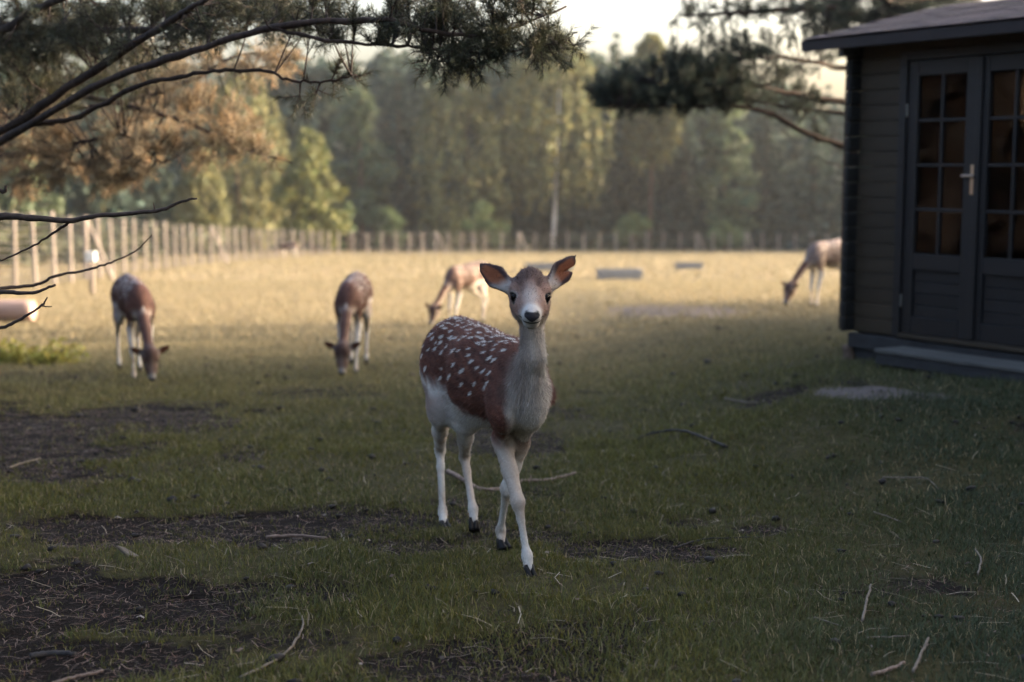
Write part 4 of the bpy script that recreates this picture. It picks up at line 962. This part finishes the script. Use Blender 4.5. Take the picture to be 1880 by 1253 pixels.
grazing(1528, 563, 212, 'pale grazing deer at right, its rear cut off by the cabin', 24, legs=dict(f0=.05, h0=.14, h1=-.12), vox=.011, sz=1.05, pale=.7)
grazing(532, 474, 170, 'tiny far deer beside the left fence near the fence corner', 25, vox=.02)

# ---------------------------------------------------------------- pines
def needles(P, D, r, n=46, nl=.055, sl=.11, wid=.0016, base=(0.066, 0.066, 0.033)):
    """shoots at P along D, each thick with needles"""
    m = len(P); t = r.random((m, n)); q = P[:, None]+D[:, None]*(t*sl)[..., None]
    a = r.normal(size=(m, n, 3)); a -= (a*D[:, None]).sum(-1)[..., None]*D[:, None]; a /= np.linalg.norm(a, axis=-1)[..., None]
    d = a*.85+D[:, None]*(.35+.7*t[..., None]); d /= np.linalg.norm(d, axis=-1)[..., None]
    L = nl*(.7+.5*r.random((m, n)))[..., None]; sd = np.cross(d, r.normal(size=(m, n, 3))); sd /= np.linalg.norm(sd, axis=-1)[..., None]
    V = np.stack([q-sd*wid, q+sd*wid, q+d*L], 2).reshape(-1, 3)
    c = np.asarray(base)*(.6+.8*r.random((m, 1, 1)))*(.8+.4*r.random((m, n, 1))); c = c*(1+.25*(r.random((m, 1, 1))-.5)*np.array([1.2, 0, -1]))
    return V, np.arange(len(V)).reshape(-1, 3), np.repeat(c.reshape(-1, 3), 3, axis=0)
def pine(label, base, H, r0, limbs, clusters, seed, extra_crown=None, lean=(0, 0), dead=()):
    """limbs: (points, r0, r1); clusters: (px, py, rx, ry, Y0, Y1, n)"""
    r = np.random.default_rng(seed); bx, by = base; bz = float(gz(bx, by)); o0 = np.array([bx, by, bz])
    root = thing('pine_tree', label, 'tree', o0)
    t = np.linspace(0, 1, 9); tp = np.stack([lean[0]*t, lean[1]*t, H*t-.3*(t == 0)], -1)
    obj('trunk', tube_mesh('trunk', tp, r0*(1-.75*t), M['pinebark'], 12), root)
    LP = []
    for pts, ra, rb in limbs:
        Q = smooth_path(pts, max(12, 6*len(pts))); Q[1:-1] += r.normal(0, .004, Q[1:-1].shape)
        obj('limb', tube_mesh('limb', Q-o0, np.linspace(ra, rb, len(Q))*(.88+.3*r.random(len(Q))), M['limbbark'], 8), root); LP.append(Q)
    for pts, ra, rb in dead:
        Q = smooth_path(pts, max(12, 6*len(pts))); Q[1:-1] += r.normal(0, .0014, Q[1:-1].shape)
        obj('dead_limb', tube_mesh('dead_limb', Q-o0, np.linspace(ra, rb, len(Q))*(1+.15*r.random(len(Q))), M['twig'], 7), root)
    A = np.vstack(LP) if LP else tp+o0
    sp, sd, tw, sc_ = [], [], [], []
    for (px, py, rx, ry, Y0, Y1, n) in clusters:
        n_ = max(1, int(n/6*(.95 if Y0 < 9.5 else .48 if Y0 < 12 else 1.05)))
        for k in range(n_):
            while True:
                u, v = r.uniform(-1, 1, 2)
                if u*u+v*v < 1: break
            e = U(px+u*rx, py+v*ry, r.uniform(Y0, Y1))
            j = np.argmin(np.linalg.norm(A-e, axis=1)+.35*np.abs(A[:, 0]-e[0])*0); b = A[j]; dv = e-b; L = np.linalg.norm(dv)
            if L < .02: continue
            if L > 1.1: b = e-dv/L*1.1; 
            mid_ = lerp(b, e, .55)+np.array([0, 0, -.05*L])+r.normal(0, .03*L, 3)
            Q = smooth_path([b, mid_, e], 7); tw.append(tube(Q, np.linspace(.0055, .002, 7), 4, False))
            dr = nrm(e-mid_)
            for s in range(6):
                w = r.uniform(.45, 1) if s else 1.0; p = np.array([np.interp(w*6, range(7), Q[:, i]) for i in range(3)])
                d = nrm(dr*.8+np.array([0, 0, .25])+r.normal(0, .45, 3)); sp.append(p+d*(.0 if s == 0 else .02)); sd.append(d); sc_.append((.28, .215, .13) if Y0 >= 9.5 and label.startswith('pine at the left') else (.034, .046, .032) if Y0 > 12 else (.044, .048, .027))  # farther left boughs get paler tan needles, sunlight put into the colour
                if s: tw.append(tube([p, p+d*.06, p+d*.1], [.003, .0025, .002], 3, False)[:2])
    if extra_crown:
        z0, z1, R, n = extra_crown
        for k in range(n):
            z = r.uniform(z0, z1); a = r.random()*6.28; q = R*math.sqrt(r.random())*math.sin(math.pi*(.1+.85*(z-z0)/(z1-z0)))
            c = o0+np.array([q*math.cos(a), q*math.sin(a), z])+np.array([*lean, 0])*z/H
            for s in range(5): sc_.append((.05, .052, .028)); sp.append(c+r.normal(0, .18, 3)); sd.append(nrm(np.array([math.cos(a), math.sin(a), .5])+r.normal(0, .5, 3)))
    if sp:
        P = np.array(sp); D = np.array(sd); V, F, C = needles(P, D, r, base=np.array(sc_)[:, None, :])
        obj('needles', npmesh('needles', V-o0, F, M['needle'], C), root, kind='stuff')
    if tw:
        V, F, _ = cat_mesh(tw); obj('twigs', npmesh('twigs', V-o0, F, M['twig'], None, True), root, kind='stuff')
    return root

T1 = np.array([-4.55, 10.6, 0])
def tk(h): return np.array([T1[0], T1[1], float(gz(T1[0], T1[1]))+h])
L1 = [tk(1.9), U(-120, 285, 9.6), U(0, 243, 8.9), U(160, 138, 8.2), U(298, 48, 7.6), U(350, 15, 7.3), U(430, -40, 7.0)]
L2 = [tk(1.85), U(-130, 330, 9.4), U(0, 262, 8.4), U(186, 153, 7.7), U(335, 100, 7.3), U(503, 52, 7.0), U(700, 37, 6.8), U(800, 60, 6.8), U(905, 62, 6.9), U(1040, 12, 7.0)]
L3 = [U(60, 228, 8.2), U(141, 216, 8.0), U(250, 160, 7.8), U(330, 142, 7.6), U(410, 131, 7.5), U(488, 132, 7.4), U(540, 148, 7.3), U(600, 150, 7.3), U(655, 138, 7.3)]
L4 = [tk(2.2), U(-60, 190, 10.6), U(120, 175, 10.7), U(290, 208, 10.4), U(391, 246, 10.2), U(465, 278, 10.1), U(536, 300, 10.0)]
L5 = [tk(1.9), U(-60, 290, 10.6), U(60, 280, 10.3), U(150, 262, 10.0), U(230, 250, 9.9), U(300, 300, 9.9)]
L6 = [tk(3.0), U(-60, 40, 9.2), U(120, 55, 8.6), U(300, 52, 8.2), U(450, 12, 7.9), U(560, -20, 7.6)]
L7 = [tk(3.2), U(-40, 60, 9.0), U(60, 20, 8.4), U(150, -20, 8.0)]
L8 = [U(500, 53, 7.0), U(600, 75, 6.9), U(700, 82, 6.9), U(800, 92, 6.9), U(900, 97, 6.9), U(1010, 82, 7.0), U(1060, 60, 7.0)]
L9 = [tk(2.6), U(-40, 210, 10.4), U(100, 205, 10.6), U(300, 170, 10.8), U(430, 105, 10.6), U(540, 95, 10.5)]
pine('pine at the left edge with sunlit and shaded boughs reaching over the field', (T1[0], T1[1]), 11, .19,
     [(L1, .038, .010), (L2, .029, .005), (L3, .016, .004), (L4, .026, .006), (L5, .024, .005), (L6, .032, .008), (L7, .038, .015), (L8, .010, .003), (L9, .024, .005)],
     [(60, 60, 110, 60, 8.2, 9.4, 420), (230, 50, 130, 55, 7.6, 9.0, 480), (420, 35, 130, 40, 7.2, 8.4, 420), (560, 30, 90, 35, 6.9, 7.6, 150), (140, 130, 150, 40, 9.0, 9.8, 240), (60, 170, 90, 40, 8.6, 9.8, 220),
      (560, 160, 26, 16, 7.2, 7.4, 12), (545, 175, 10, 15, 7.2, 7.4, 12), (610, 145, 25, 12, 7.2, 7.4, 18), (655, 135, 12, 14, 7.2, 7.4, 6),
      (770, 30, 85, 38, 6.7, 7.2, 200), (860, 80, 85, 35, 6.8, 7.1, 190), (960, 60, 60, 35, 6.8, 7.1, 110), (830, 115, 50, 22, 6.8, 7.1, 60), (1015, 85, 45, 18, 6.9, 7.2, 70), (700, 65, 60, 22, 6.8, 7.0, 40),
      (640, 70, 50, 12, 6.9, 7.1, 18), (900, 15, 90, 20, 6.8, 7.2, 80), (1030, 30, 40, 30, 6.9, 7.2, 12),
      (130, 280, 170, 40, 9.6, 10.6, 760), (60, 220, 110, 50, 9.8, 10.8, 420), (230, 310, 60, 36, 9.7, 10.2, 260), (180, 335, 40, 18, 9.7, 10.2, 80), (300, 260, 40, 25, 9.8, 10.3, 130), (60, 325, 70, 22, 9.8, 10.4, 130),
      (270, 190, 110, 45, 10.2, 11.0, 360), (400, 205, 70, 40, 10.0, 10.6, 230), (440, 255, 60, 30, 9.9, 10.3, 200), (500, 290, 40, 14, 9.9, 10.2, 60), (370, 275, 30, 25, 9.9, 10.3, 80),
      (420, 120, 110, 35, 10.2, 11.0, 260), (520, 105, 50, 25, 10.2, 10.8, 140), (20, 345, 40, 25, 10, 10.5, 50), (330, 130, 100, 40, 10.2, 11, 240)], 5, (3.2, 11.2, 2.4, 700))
# nearer pine, its trunk outside, dry lower branches in view
dead = [([U(-330, 402, 5.55), U(-150, 412, 5.55), U(0, 399, 5.5), U(60, 401, 5.5), U(128, 405, 5.5), U(180, 396, 5.5), U(285, 388, 5.5), U(330, 372, 5.5), U(362, 365, 5.5)], .017, .0035),
        ([U(130, 405, 5.5), U(110, 420, 5.55), U(60, 452, 5.7), U(0, 480, 5.8)], .006, .003),
        ([U(-330, 560, 6.0), U(-100, 540, 6.2), U(0, 530, 6.5), U(68, 523, 6.6), U(100, 508, 6.6), U(170, 493, 6.7), U(215, 478, 6.7), U(252, 459, 6.8), U(279, 431, 6.8)], .010, .0025),
        ([U(-330, 530, 5.4), U(-100, 545, 5.3), U(0, 537, 5.3), U(58, 538, 5.3), U(102, 523, 5.3)], .012, .004),
        ([U(-330, 620, 5.2), U(-100, 615, 5.2), U(0, 602, 5.2), U(40, 585, 5.2), U(75, 562, 5.2), U(87, 546, 5.2)], .009, .0025),
        ([U(75, 562, 5.2), U(85, 563, 5.2), U(95, 563.5, 5.2)], .003, .0015), ([U(285, 388, 5.5), U(283, 380, 5.5), U(281, 372, 5.5)], .003, .0012),
        ([U(-40, 350, 5.6), U(-10, 348, 5.6), U(8, 352, 5.6), U(12, 340, 5.6)], .012, .005)]
pine('nearer pine beside the camera with bare dark branches poking in from the left', (U(-330, 400, 5.55)[0]-.1, 5.6), 9, .15, [], [], 6, (4.2, 9, 1.8, 300), dead=dead)
# pine behind the cabin
T2 = np.array([6.9, 17.0]); z2 = float(gz(*T2))
def tk2(h): return np.array([T2[0], T2[1], z2+h])
R1 = [tk2(2.2), U(1640, 300, 16.5), U(1550, 268, 15.8), U(1480, 245, 15.4), U(1420, 212, 15.2), U(1350, 195, 15.0), U(1250, 195, 14.8), U(1140, 195, 14.6)]
R2 = [tk2(2.9), U(1640, 200, 16.5), U(1545, 187, 15.9), U(1450, 172, 15.5), U(1380, 158, 15.2), U(1290, 160, 15.0), U(1200, 150, 14.8)]
R3 = [tk2(2.7), U(1640, 225, 16.7), U(1545, 208, 16.2), U(1450, 198, 15.7), U(1380, 185, 15.4), U(1300, 185, 15.1), U(1220, 190, 14.9)]
R4 = [tk2(3.6), U(1600, 120, 16.4), U(1500, 115, 15.8), U(1430, 105, 15.5), U(1360, 110, 15.2)]
R5 = [tk2(4.6), U(1640, 30, 16.2), U(1540, 15, 15.6), U(1430, 20, 15.2), U(1320, 25, 15.0), U(1240, 30, 15.0)]
R6 = [tk2(5.0), U(1700, 0, 15.8), U(1600, -20, 15), U(1500, -40, 14.5)]
R7 = [tk2(1.8), U(1600, 310, 16.5), U(1530, 301, 16), U(1495, 288, 15.8)]
pine('pine behind the cabin with a dark bough stretching left above the field', T2, 12, .2,
     [(R1, .05, .008), (R2, .045, .008), (R3, .03, .006), (R4, .04, .008), (R5, .05, .008), (R6, .06, .02), (R7, .012, .004)],
     [(1190, 165, 105, 45, 14.5, 15.2, 760), (1120, 170, 45, 28, 14.5, 14.9, 170), (1290, 150, 90, 50, 14.7, 15.4, 640), (1250, 120, 60, 30, 14.7, 15.3, 260), (1330, 95, 60, 40, 14.9, 15.5, 260), (1380, 130, 70, 40, 15.0, 15.7, 260),
      (1430, 180, 80, 28, 15.2, 15.9, 170), (1500, 200, 45, 22, 15.6, 16.0, 50), (1470, 110, 80, 28, 15.4, 16.0, 110), (1440, 75, 40, 20, 15.3, 15.9, 40), (1510, 235, 20, 20, 15.7, 16.0, 24),
      (1270, 35, 40, 12, 14.9, 15.2, 40), (1320, 20, 80, 16, 14.9, 15.2, 110), (1420, 15, 90, 22, 15.0, 15.6, 200), (1530, 25, 60, 40, 15.4, 16.2, 330), (1600, 20, 90, 40, 15.0, 16.4, 520), (1700, 5, 100, 25, 15, 16.4, 420), (1515, 80, 35, 20, 15.6, 16.2, 60),
      (1480, 55, 45, 18, 15.4, 16, 70), (1260, 180, 160, 22, 14.7, 15.3, 420)], 8, (5.0, 12.4, 2.8, 600))

# ---------------------------------------------------------------- unseen young spruces added at the right to shade the foreground
rs = np.random.default_rng(77)
sprV = [tree_geo('spruce', 300+i, 3.4, 1.15, .03) for i in range(3)]
for c, t in sprV: pass
spr_me = [(npmesh('trunk', t[0], t[1], M['bark'], None, True), npmesh('crown', c[0], c[1], M['leaf'], c[2])) for c, t in sprV]
for row in range(2):
    for k in range(16):
        y = 1.2+k*1.12+rs.normal(0, .15); x = 7.6+row*1.5+.035*y+rs.normal(0, .2)
        if row == 0 and y > 15.5: continue
        o = thing('spruce_tree', 'unseen young spruce right of the cabin, added to shade the foreground', 'tree', (x, y, float(gz(x, y))-.05), rs.uniform(0, 6.28), 'unseen young spruces of the added shading row')
        s = rs.uniform(.78, .90) if 11.2 < y < 14 else rs.uniform(1.05, 1.2); o.scale = (1.1, 1.1, s); m = spr_me[rs.integers(3)]  # kept lower midway so sun passes to the left pine boughs
        obj('trunk', m[0], o); obj('crown', m[1], o, kind='stuff')

def thin_birch(x, y, H, seed):  # unseen sparse birches, added to dapple and soften the shade edge
    r = np.random.default_rng(seed); c = crown_birch(r, H, 1.15, GREEN['birch'], .12, 95, .10); t = trunk_geo(r, H, .05, limbs=4, R=.8)
    o = thing('birch_tree', 'unseen thin-leaved birch behind the cabin, added to soften the shade edge', 'tree', (x, y, float(gz(x, y))), 0, 'unseen birches added to soften the shade edge')
    obj('trunk', npmesh('trunk', t[0], t[1], M['bark'], None, True), o); obj('crown', npmesh('crown', c[0], c[1], M['leaf'], c[2]), o, kind='stuff')
for k in range(8): thin_birch(8.6+rs.uniform(0, 5), 17.6+k*.8+rs.normal(0, .2), rs.uniform(3.2, 5.2)-.2*k, 500+k)
for k in range(7):  # unseen spruces added behind the camera to dim skylight on the foreground
    y = -10-rs.uniform(0, 3); x = -12+k*4+rs.normal(0, .4); o = thing('spruce_tree', 'unseen tall spruce behind the camera, added to dim the skylight in front', 'tree', (x, y, float(gz(x, y))-.05), rs.uniform(0, 6.28), 'unseen spruces added behind the camera to dim skylight')
    m = spr_me[rs.integers(3)]; o.scale = (2.0, 2.0, rs.uniform(3.2, 4.0)); obj('trunk', m[0], o); obj('crown', m[1], o, kind='stuff')

# ---------------------------------------------------------------- grass
def blades(y0, y1, dens, h, w, seg, seed, margin=1.8):
    r = np.random.default_rng(seed); area_n = int(dens*(y1-y0)*(.72*y1+2*margin))
    y = r.uniform(y0, y1, area_n); x = r.uniform(-1, 1, area_n)*(.36*y1+margin); k = np.abs(x) < .36*y+margin; x, y = x[k], y[k]
    so, du = masks(x, y); den = fbm(x*3.1, y*3.1, 51, 3); fine = fbm(x*11, y*11, 52, 2)
    p = np.clip(1.15-1.15*so-1.0*du, .0, 1)*np.clip(.25+1.5*(den*.5+fine*.5), 0, 1)
    p = np.maximum(p*np.where(y < 12, .35+1.3*sstep(.36, .62, fbm(x*1.7+5, y*1.7, 57, 3)), 1), .26*sstep(.52, .68, fine)+.03); k = r.random(len(x)) < p; x, y, so, den = x[k], y[k], so[k], den[k]; n = len(x)
    z = gz_fine(x, y)-.004
    hh = h*(.45+.9*r.random(n))*(.6+.9*den)*(1-.3*so); tall = r.random(n) < .02; hh = np.where(tall, hh*1.9, hh); hh = hh*(1-.6*np.max([np.exp(-((x-fx_)**2+(y+.03-fy_)**2)/.10**2) for fx_, fy_ in FEET], 0))
    a = r.random(n)*6.283; ln = hh*(.35+.9*r.random(n)); dx, dy = np.cos(a)*ln, np.sin(a)*ln
    b = a+1.57+r.normal(0, .5, n); wx, wy = np.cos(b)*w*(.6+.8*r.random(n)), np.sin(b)*w*(.6+.8*r.random(n))
    g1 = fbm(x*.55, y*.55, 61, 3); px = CX+x/y*F_PX
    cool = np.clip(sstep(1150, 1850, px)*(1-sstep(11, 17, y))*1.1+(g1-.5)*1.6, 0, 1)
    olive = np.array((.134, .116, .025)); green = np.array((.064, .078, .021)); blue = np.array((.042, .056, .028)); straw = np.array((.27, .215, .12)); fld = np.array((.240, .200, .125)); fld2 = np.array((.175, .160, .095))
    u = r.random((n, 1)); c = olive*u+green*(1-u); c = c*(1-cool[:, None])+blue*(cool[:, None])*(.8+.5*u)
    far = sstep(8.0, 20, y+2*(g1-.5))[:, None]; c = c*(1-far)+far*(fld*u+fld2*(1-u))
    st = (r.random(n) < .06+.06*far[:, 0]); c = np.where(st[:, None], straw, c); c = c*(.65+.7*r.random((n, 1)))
    if seg == 1:
        V = np.stack([np.stack([x-wx, y-wy, z], -1), np.stack([x+wx, y+wy, z], -1), np.stack([x+dx, y+dy, z+hh], -1)], 1)
        return V.reshape(-1, 3), np.arange(3*n).reshape(n, 3), np.repeat(c, 3, axis=0)
    V = np.stack([np.stack([x-wx, y-wy, z], -1), np.stack([x+wx, y+wy, z], -1),
                  np.stack([x+dx*.35-wx*.7, y+dy*.35-wy*.7, z+hh*.66], -1), np.stack([x+dx*.35+wx*.7, y+dy*.35+wy*.7, z+hh*.66], -1), np.stack([x+dx, y+dy, z+hh], -1)], 1)
    I = (np.arange(n)*5)[:, None]; F = np.concatenate([I+np.array([[0, 1, 3]]), I+np.array([[0, 3, 2]]), I+np.array([[2, 3, 4]])], 0)
    return V.reshape(-1, 3), F, np.repeat(c, 5, axis=0)
gp = [blades(3.3, 6.5, 9500, .030, .0017, 2, 1), blades(6.5, 9.5, 6000, .032, .0021, 2, 2), blades(9.5, 18, 1900, .042, .0035, 1, 3), blades(18, 45, 240, .06, .009, 1, 4, 3), blades(45, 135, 20, .10, .03, 1, 5, 6)]
V, F, C = cat_mesh(gp)
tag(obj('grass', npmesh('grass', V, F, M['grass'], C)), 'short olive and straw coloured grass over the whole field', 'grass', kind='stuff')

# ---------------------------------------------------------------- litter on the ground
def litter(n, y0, y1, L0, L1, w, seed, cols_, on_soil):
    r = np.random.default_rng(seed); y = y0+(y1-y0)*r.random(n)**.8; x = r.uniform(-1, 1, n)*(.36*y+.8); so, du = masks(x, y)
    k = r.random(n) < (np.clip(so+.12, 0, 1) if on_soil else np.ones(n)); x, y = x[k], y[k]; n = len(x); z = gz_fine(x, y)+.004+.014*r.random(n)*(0.3 if on_soil else 1)
    a = r.random(n)*6.283; L = r.uniform(L0, L1, n)/2; d = np.stack([np.cos(a)*L, np.sin(a)*L, r.normal(0, .12, n)*L], -1); b = np.stack([-np.sin(a)*w, np.cos(a)*w, np.zeros(n)], -1)*(.6+.8*r.random((n, 1)))
    P = np.stack([x, y, z], -1); up = np.array([0, 0, w]); bend = np.stack([-np.sin(a), np.cos(a), np.zeros(n)], -1)*(r.normal(0, .18, n)*L)[:, None]
    V = np.stack([P-d-b, P-d+b, P+bend+b+up, P+bend-b+up, P+d+b, P+d-b], 1).reshape(-1, 3); I = (np.arange(n)*6)[:, None]
    F = np.concatenate([I+np.array([[0, 1, 2, 3]]), I+np.array([[3, 2, 4, 5]])], 0); c = np.array(cols_)[r.integers(len(cols_), size=n)]*(.6+.8*r.random((n, 1)))
    return V, F, np.repeat(c, 6, axis=0)
lp = [litter(60000, 3.4, 11, .02, .06, .0011, 31, [(.10, .052, .034), (.06, .034, .024), (.15, .088, .062), (.18, .13, .10), (.03, .02, .016)], True), litter(700, 3.4, 10, .05, .16, .0018, 32, [(.20, .165, .11), (.15, .12, .08), (.24, .20, .15)], False),
      litter(120, 3.4, 12, .015, .035, .006, 33, [(.13, .09, .07), (.20, .165, .14), (.04, .03, .026)], False)]
V, F, C = cat_mesh(lp)
tag(obj('litter', npmesh('litter', V, F, M['straw'], C)), 'fallen pine needles, straws and leaf scraps scattered over the near ground', 'litter', kind='stuff')
def clods():
    r = np.random.default_rng(9); import bmesh
    bm = bmesh.new(); bmesh.ops.create_icosphere(bm, subdivisions=1, radius=1.0); B = np.array([v.co[:] for v in bm.verts]); Fb = np.array([[v.index for v in f.verts] for f in bm.faces]); bm.free()
    parts = []
    for i in range(420):
        y = 3.6+16*r.random()**1.1; x = r.uniform(-1, 1)*(.36*y+.5); s = r.uniform(.006, .02)*(1+.05*y); V = B*(1+.25*r.normal(size=(len(B), 1)))*s*np.array([1.2, 1, .6]); a = r.random()*6.28
        V = np.stack([V[:, 0]*math.cos(a)-V[:, 1]*math.sin(a)+x, V[:, 0]*math.sin(a)+V[:, 1]*math.cos(a)+y, V[:, 2]+float(gz_fine(x, y))+.012], -1)
        parts.append((V, Fb, np.tile(np.array((.022, .018, .016))*r.uniform(.6, 1.8), (len(B), 1))))
    V, F, C = cat_mesh(parts); tag(obj('clods', npmesh('clods', V, F, M['straw'], C, True)), 'small dark clods of earth and droppings on the grass', 'clods', kind='stuff')
clods()
def stick(pts, r0, r1, mat, label, lift=.012, side=None):
    P = np.array([G(*q[:2]) for q in pts]); P[:, 2] = gz_fine(P[:, 0], P[:, 1])+lift+np.array([(q[2] if len(q) > 2 else 0) for q in pts])
    Q = smooth_path(P, max(10, 5*len(P))); rr = np.random.default_rng(len(label)); Q[1:-1] += rr.normal(0, .0012, Q[1:-1].shape); o0 = Q[0].copy()
    rad = np.linspace(r0, r1, len(Q))*(1+.2*rr.random(len(Q)))
    root = obj('fallen_stick', tube_mesh('fallen_stick', Q-o0, rad, M[mat], 7), None, o0, label=label, cat='stick', group='sticks lying on the ground')
    if side:
        for i, dv, L in side: obj('side_twig', tube_mesh('side_twig', [Q[i]-o0, Q[i]-o0+np.array(dv)*L*.5, Q[i]-o0+np.array(dv)*L], [r1*.8, r1*.7, r1*.3], M[mat], 5), root)
stick([(822, 880, .03), (850, 891, .02), (880, 900), (920, 897), (960, 887), (1000, 885), (1030, 879), (1058, 876, .01)], .013, .008, 'stick', 'long crooked brown branch lying behind the legs of the standing doe', side=[(10, (.7, -.5, .02), .16), (24, (.1, .2, .5), .06)])
stick([(1168, 811), (1200, 807, .03), (1250, 806, .035), (1290, 814, .02), (1336, 824)], .007, .009, 'darkstick', 'thin black bent stick on the grass right of the doe', side=[(20, (.2, .2, .8), .06)])
stick([(440, 1245), (480, 1228), (520, 1204), (546, 1172), (557, 1145), (550, 1130)], .005, .003, 'palestick', 'curved pale stick near the bottom edge left of centre')
stick([(1620, 880), (1660, 881), (1700, 884), (1722, 904)], .004, .003, 'palestick', 'thin pale bent straw-like stick below the cabin step')
stick([(1583, 1145), (1590, 1125, .02), (1598, 1105, .05)], .005, .004, 'palestick', 'short pale stick standing up at lower right')
stick([(1676, 1245), (1690, 1220, .01), (1704, 1196, .03)], .005, .004, 'palestick', 'pale stick at the bottom edge right of the upright one')
stick([(1240, 1003), (1285, 993), (1340, 992), (1400, 990)], .004, .002, 'darkstick', 'thin dark twig on the bare earth right of the doe')
stick([(15, 858), (45, 849), (74, 841)], .006, .005, 'palestick', 'short pale stick at the left edge on bare earth')
stick([(488, 979), (540, 977), (600, 981)], .007, .005, 'stick', 'straight brown stick on the dark earth left of the doe')
stick([(1495, 1137), (1545, 1157)], .003, .002, 'palestick', 'thin pale straw left of the upright pale stick')
stick([(1590, 1178), (1668, 1175)], .003, .003, 'palestick', 'level pale straw just below the upright pale stick')
stick([(1604, 945), (1656, 962)], .003, .003, 'palestick', 'pale straw between the cabin and the lower right corner')
stick([(55, 1197), (95, 1193), (138, 1198)], .010, .008, 'darkstick', 'thick dark stick in the lower left corner')
stick([(95, 1243), (140, 1236), (190, 1229)], .006, .004, 'stick', 'thin brown stick at the bottom edge on the left')
stick([(1600, 1250), (1630, 1240), (1660, 1227)], .006, .005, 'stick', 'brown stick at the bottom edge on the right')
stick([(1795, 1062), (1800, 1045, .02), (1790, 1030, .03)], .004, .003, 'palestick', 'small bent pale stick near the right edge')
stick([(1330, 735), (1365, 739), (1392, 740)], .006, .005, 'palestick', 'pale stick in mid grass between doe and cabin')
stick([(1060, 720), (1105, 722)], .006, .005, 'darkstick', 'short dark stick in the grass just right of the doe chest')
# a tilted pale piece of wood left of the doe
p = G(234, 1024); me = box_mesh('wood_chunk', .085, .035, .022, M['palestick'], .005)
for v in me.vertices: v.co.x += .012*math.sin(90*v.co.y); v.co.z *= .55+.6*(v.co.x > 0); v.co.y *= 1.15-.5*(v.co.x < -.02)
o = obj('wood_chunk', me, None, (p[0], p[1], float(gz_fine(p[0], p[1]))+.02), label='small tilted grey chunk of wood on the dark earth at lower left', cat='wood'); o.rotation_euler = (.2, .55, -.3)
# leafy clumps at the left edge
for px, py, w, lb in ((95, 668, .34, 'larger sunlit green leafy clump at the left edge of the field'), (18, 668, .26, 'smaller green leafy clump cut by the left edge')):
    p = G(px, py); r = np.random.default_rng(px); n = 420; d = r.normal(size=(n, 3)); d /= np.linalg.norm(d, axis=1)[:, None]; d[:, 2] = np.abs(d[:, 2]); P = d*np.array([w, w, .24])*(.3+.75*r.random((n, 1)))*(.8+.5*fbm(d[:, 0]*2+9, d[:, 1]*2+9, px, 2)[:, None])
    Vq, Fq = leaf_quads(P, .03, r); o = thing('leafy_plant', lb, 'plant', (p[0], p[1], float(gz(p[0], p[1]))), 0, 'leafy clumps at the left edge')
    obj('leaves', npmesh('leaves', Vq, Fq, M['leaf'], leaf_cols(n, (.22, .21, .05), r)), o, kind='stuff')
    for k in range(7):
        a = r.random()*6.28; obj('stem', tube_mesh('stem', [(0, 0, -.02), (math.cos(a)*w*.3, math.sin(a)*w*.3, .1), (math.cos(a)*w*.6, math.sin(a)*w*.6, .18)], [.006, .005, .003], M['twig'], 5), o)

# unseen pines added to shade upper boughs, and spruces to darken the door glass
def tall_pine(x, y, label, seed):
    r = np.random.default_rng(seed); c = crown_round(r, 11.5, 3.0, (.035, .042, .022), .50, 46, 110, .17); t = trunk_geo(r, 11.5, .19, limbs=8, z0=.5, R=2.4)
    o = thing('pine_tree', label, 'tree', (x, y, float(gz(x, y))), 0, 'unseen tall pines added for shade')
    obj('trunk', npmesh('trunk', t[0], t[1], M['pinebark'], None, True), o); obj('crown', npmesh('crown', c[0], c[1], M['leaf'], c[2]), o, kind='stuff')
tall_pine(11.8, 11.2, 'unseen tall pine, added for shade right of the young spruces, nearest to the field', 61)
tall_pine(11.4, 7.4, 'unseen tall pine, added for shade right of the young spruces, second from the field', 62)
tall_pine(11.6, 3.6, 'unseen tall pine, added for shade right of the young spruces, nearest to the camera', 63)
brn = [crown_spruce(np.random.default_rng(330+i), 3.4, 1.15, (.013, .008, .005), .03, size=.32) for i in range(2)]  # near-black crowns, added to darken what the door glass mirrors
brn_me = [(spr_me[0][0], npmesh('crown', c[0], c[1], M['leaf'], c[2])) for c in brn]
for k in range(9):
    y = 1+k*2.4+rs.normal(0, .4); x = -14.5+rs.normal(0, .8); o = thing('spruce_tree', 'unseen spruce left of the pines, added to darken the door glass reflection', 'tree', (x, y, float(gz(x, y))-.05), rs.uniform(0, 6.28), 'unseen spruces added to darken the door glass')
    m = brn_me[k % 2]; o.scale = (1.8, 1.8, rs.uniform(2.0, 2.8)); obj('trunk', m[0], o); obj('crown', m[1], o, kind='stuff')
# ---------------------------------------------------------------- evening haze
def haze(density):
    import bmesh
    bm = bmesh.new(); bmesh.ops.create_cube(bm, size=1.0)
    for v in bm.verts: v.co = Vector((v.co.x*1500, -70+(v.co.y+.5)*1000, -50+(v.co.z+.5)*75))
    me = bpy.data.meshes.new('haze'); bm.to_mesh(me); bm.free()
    m = bpy.data.materials.new('haze'); m.use_nodes = True; n = m.node_tree.nodes; l = m.node_tree.links; n.remove(n['Principled BSDF'])
    v = n.new('ShaderNodeVolumePrincipled'); v.inputs['Color'].default_value = (.86, .90, .95, 1); v.inputs['Density'].default_value = density; v.inputs['Anisotropy'].default_value = .2
    l.new(v.outputs[0], n['Material Output'].inputs['Volume']); me.materials.append(m)
    tag(obj('haze', me), 'thin evening haze in the air over the field', 'haze', kind='stuff')
if HAZE > 0: haze(HAZE)
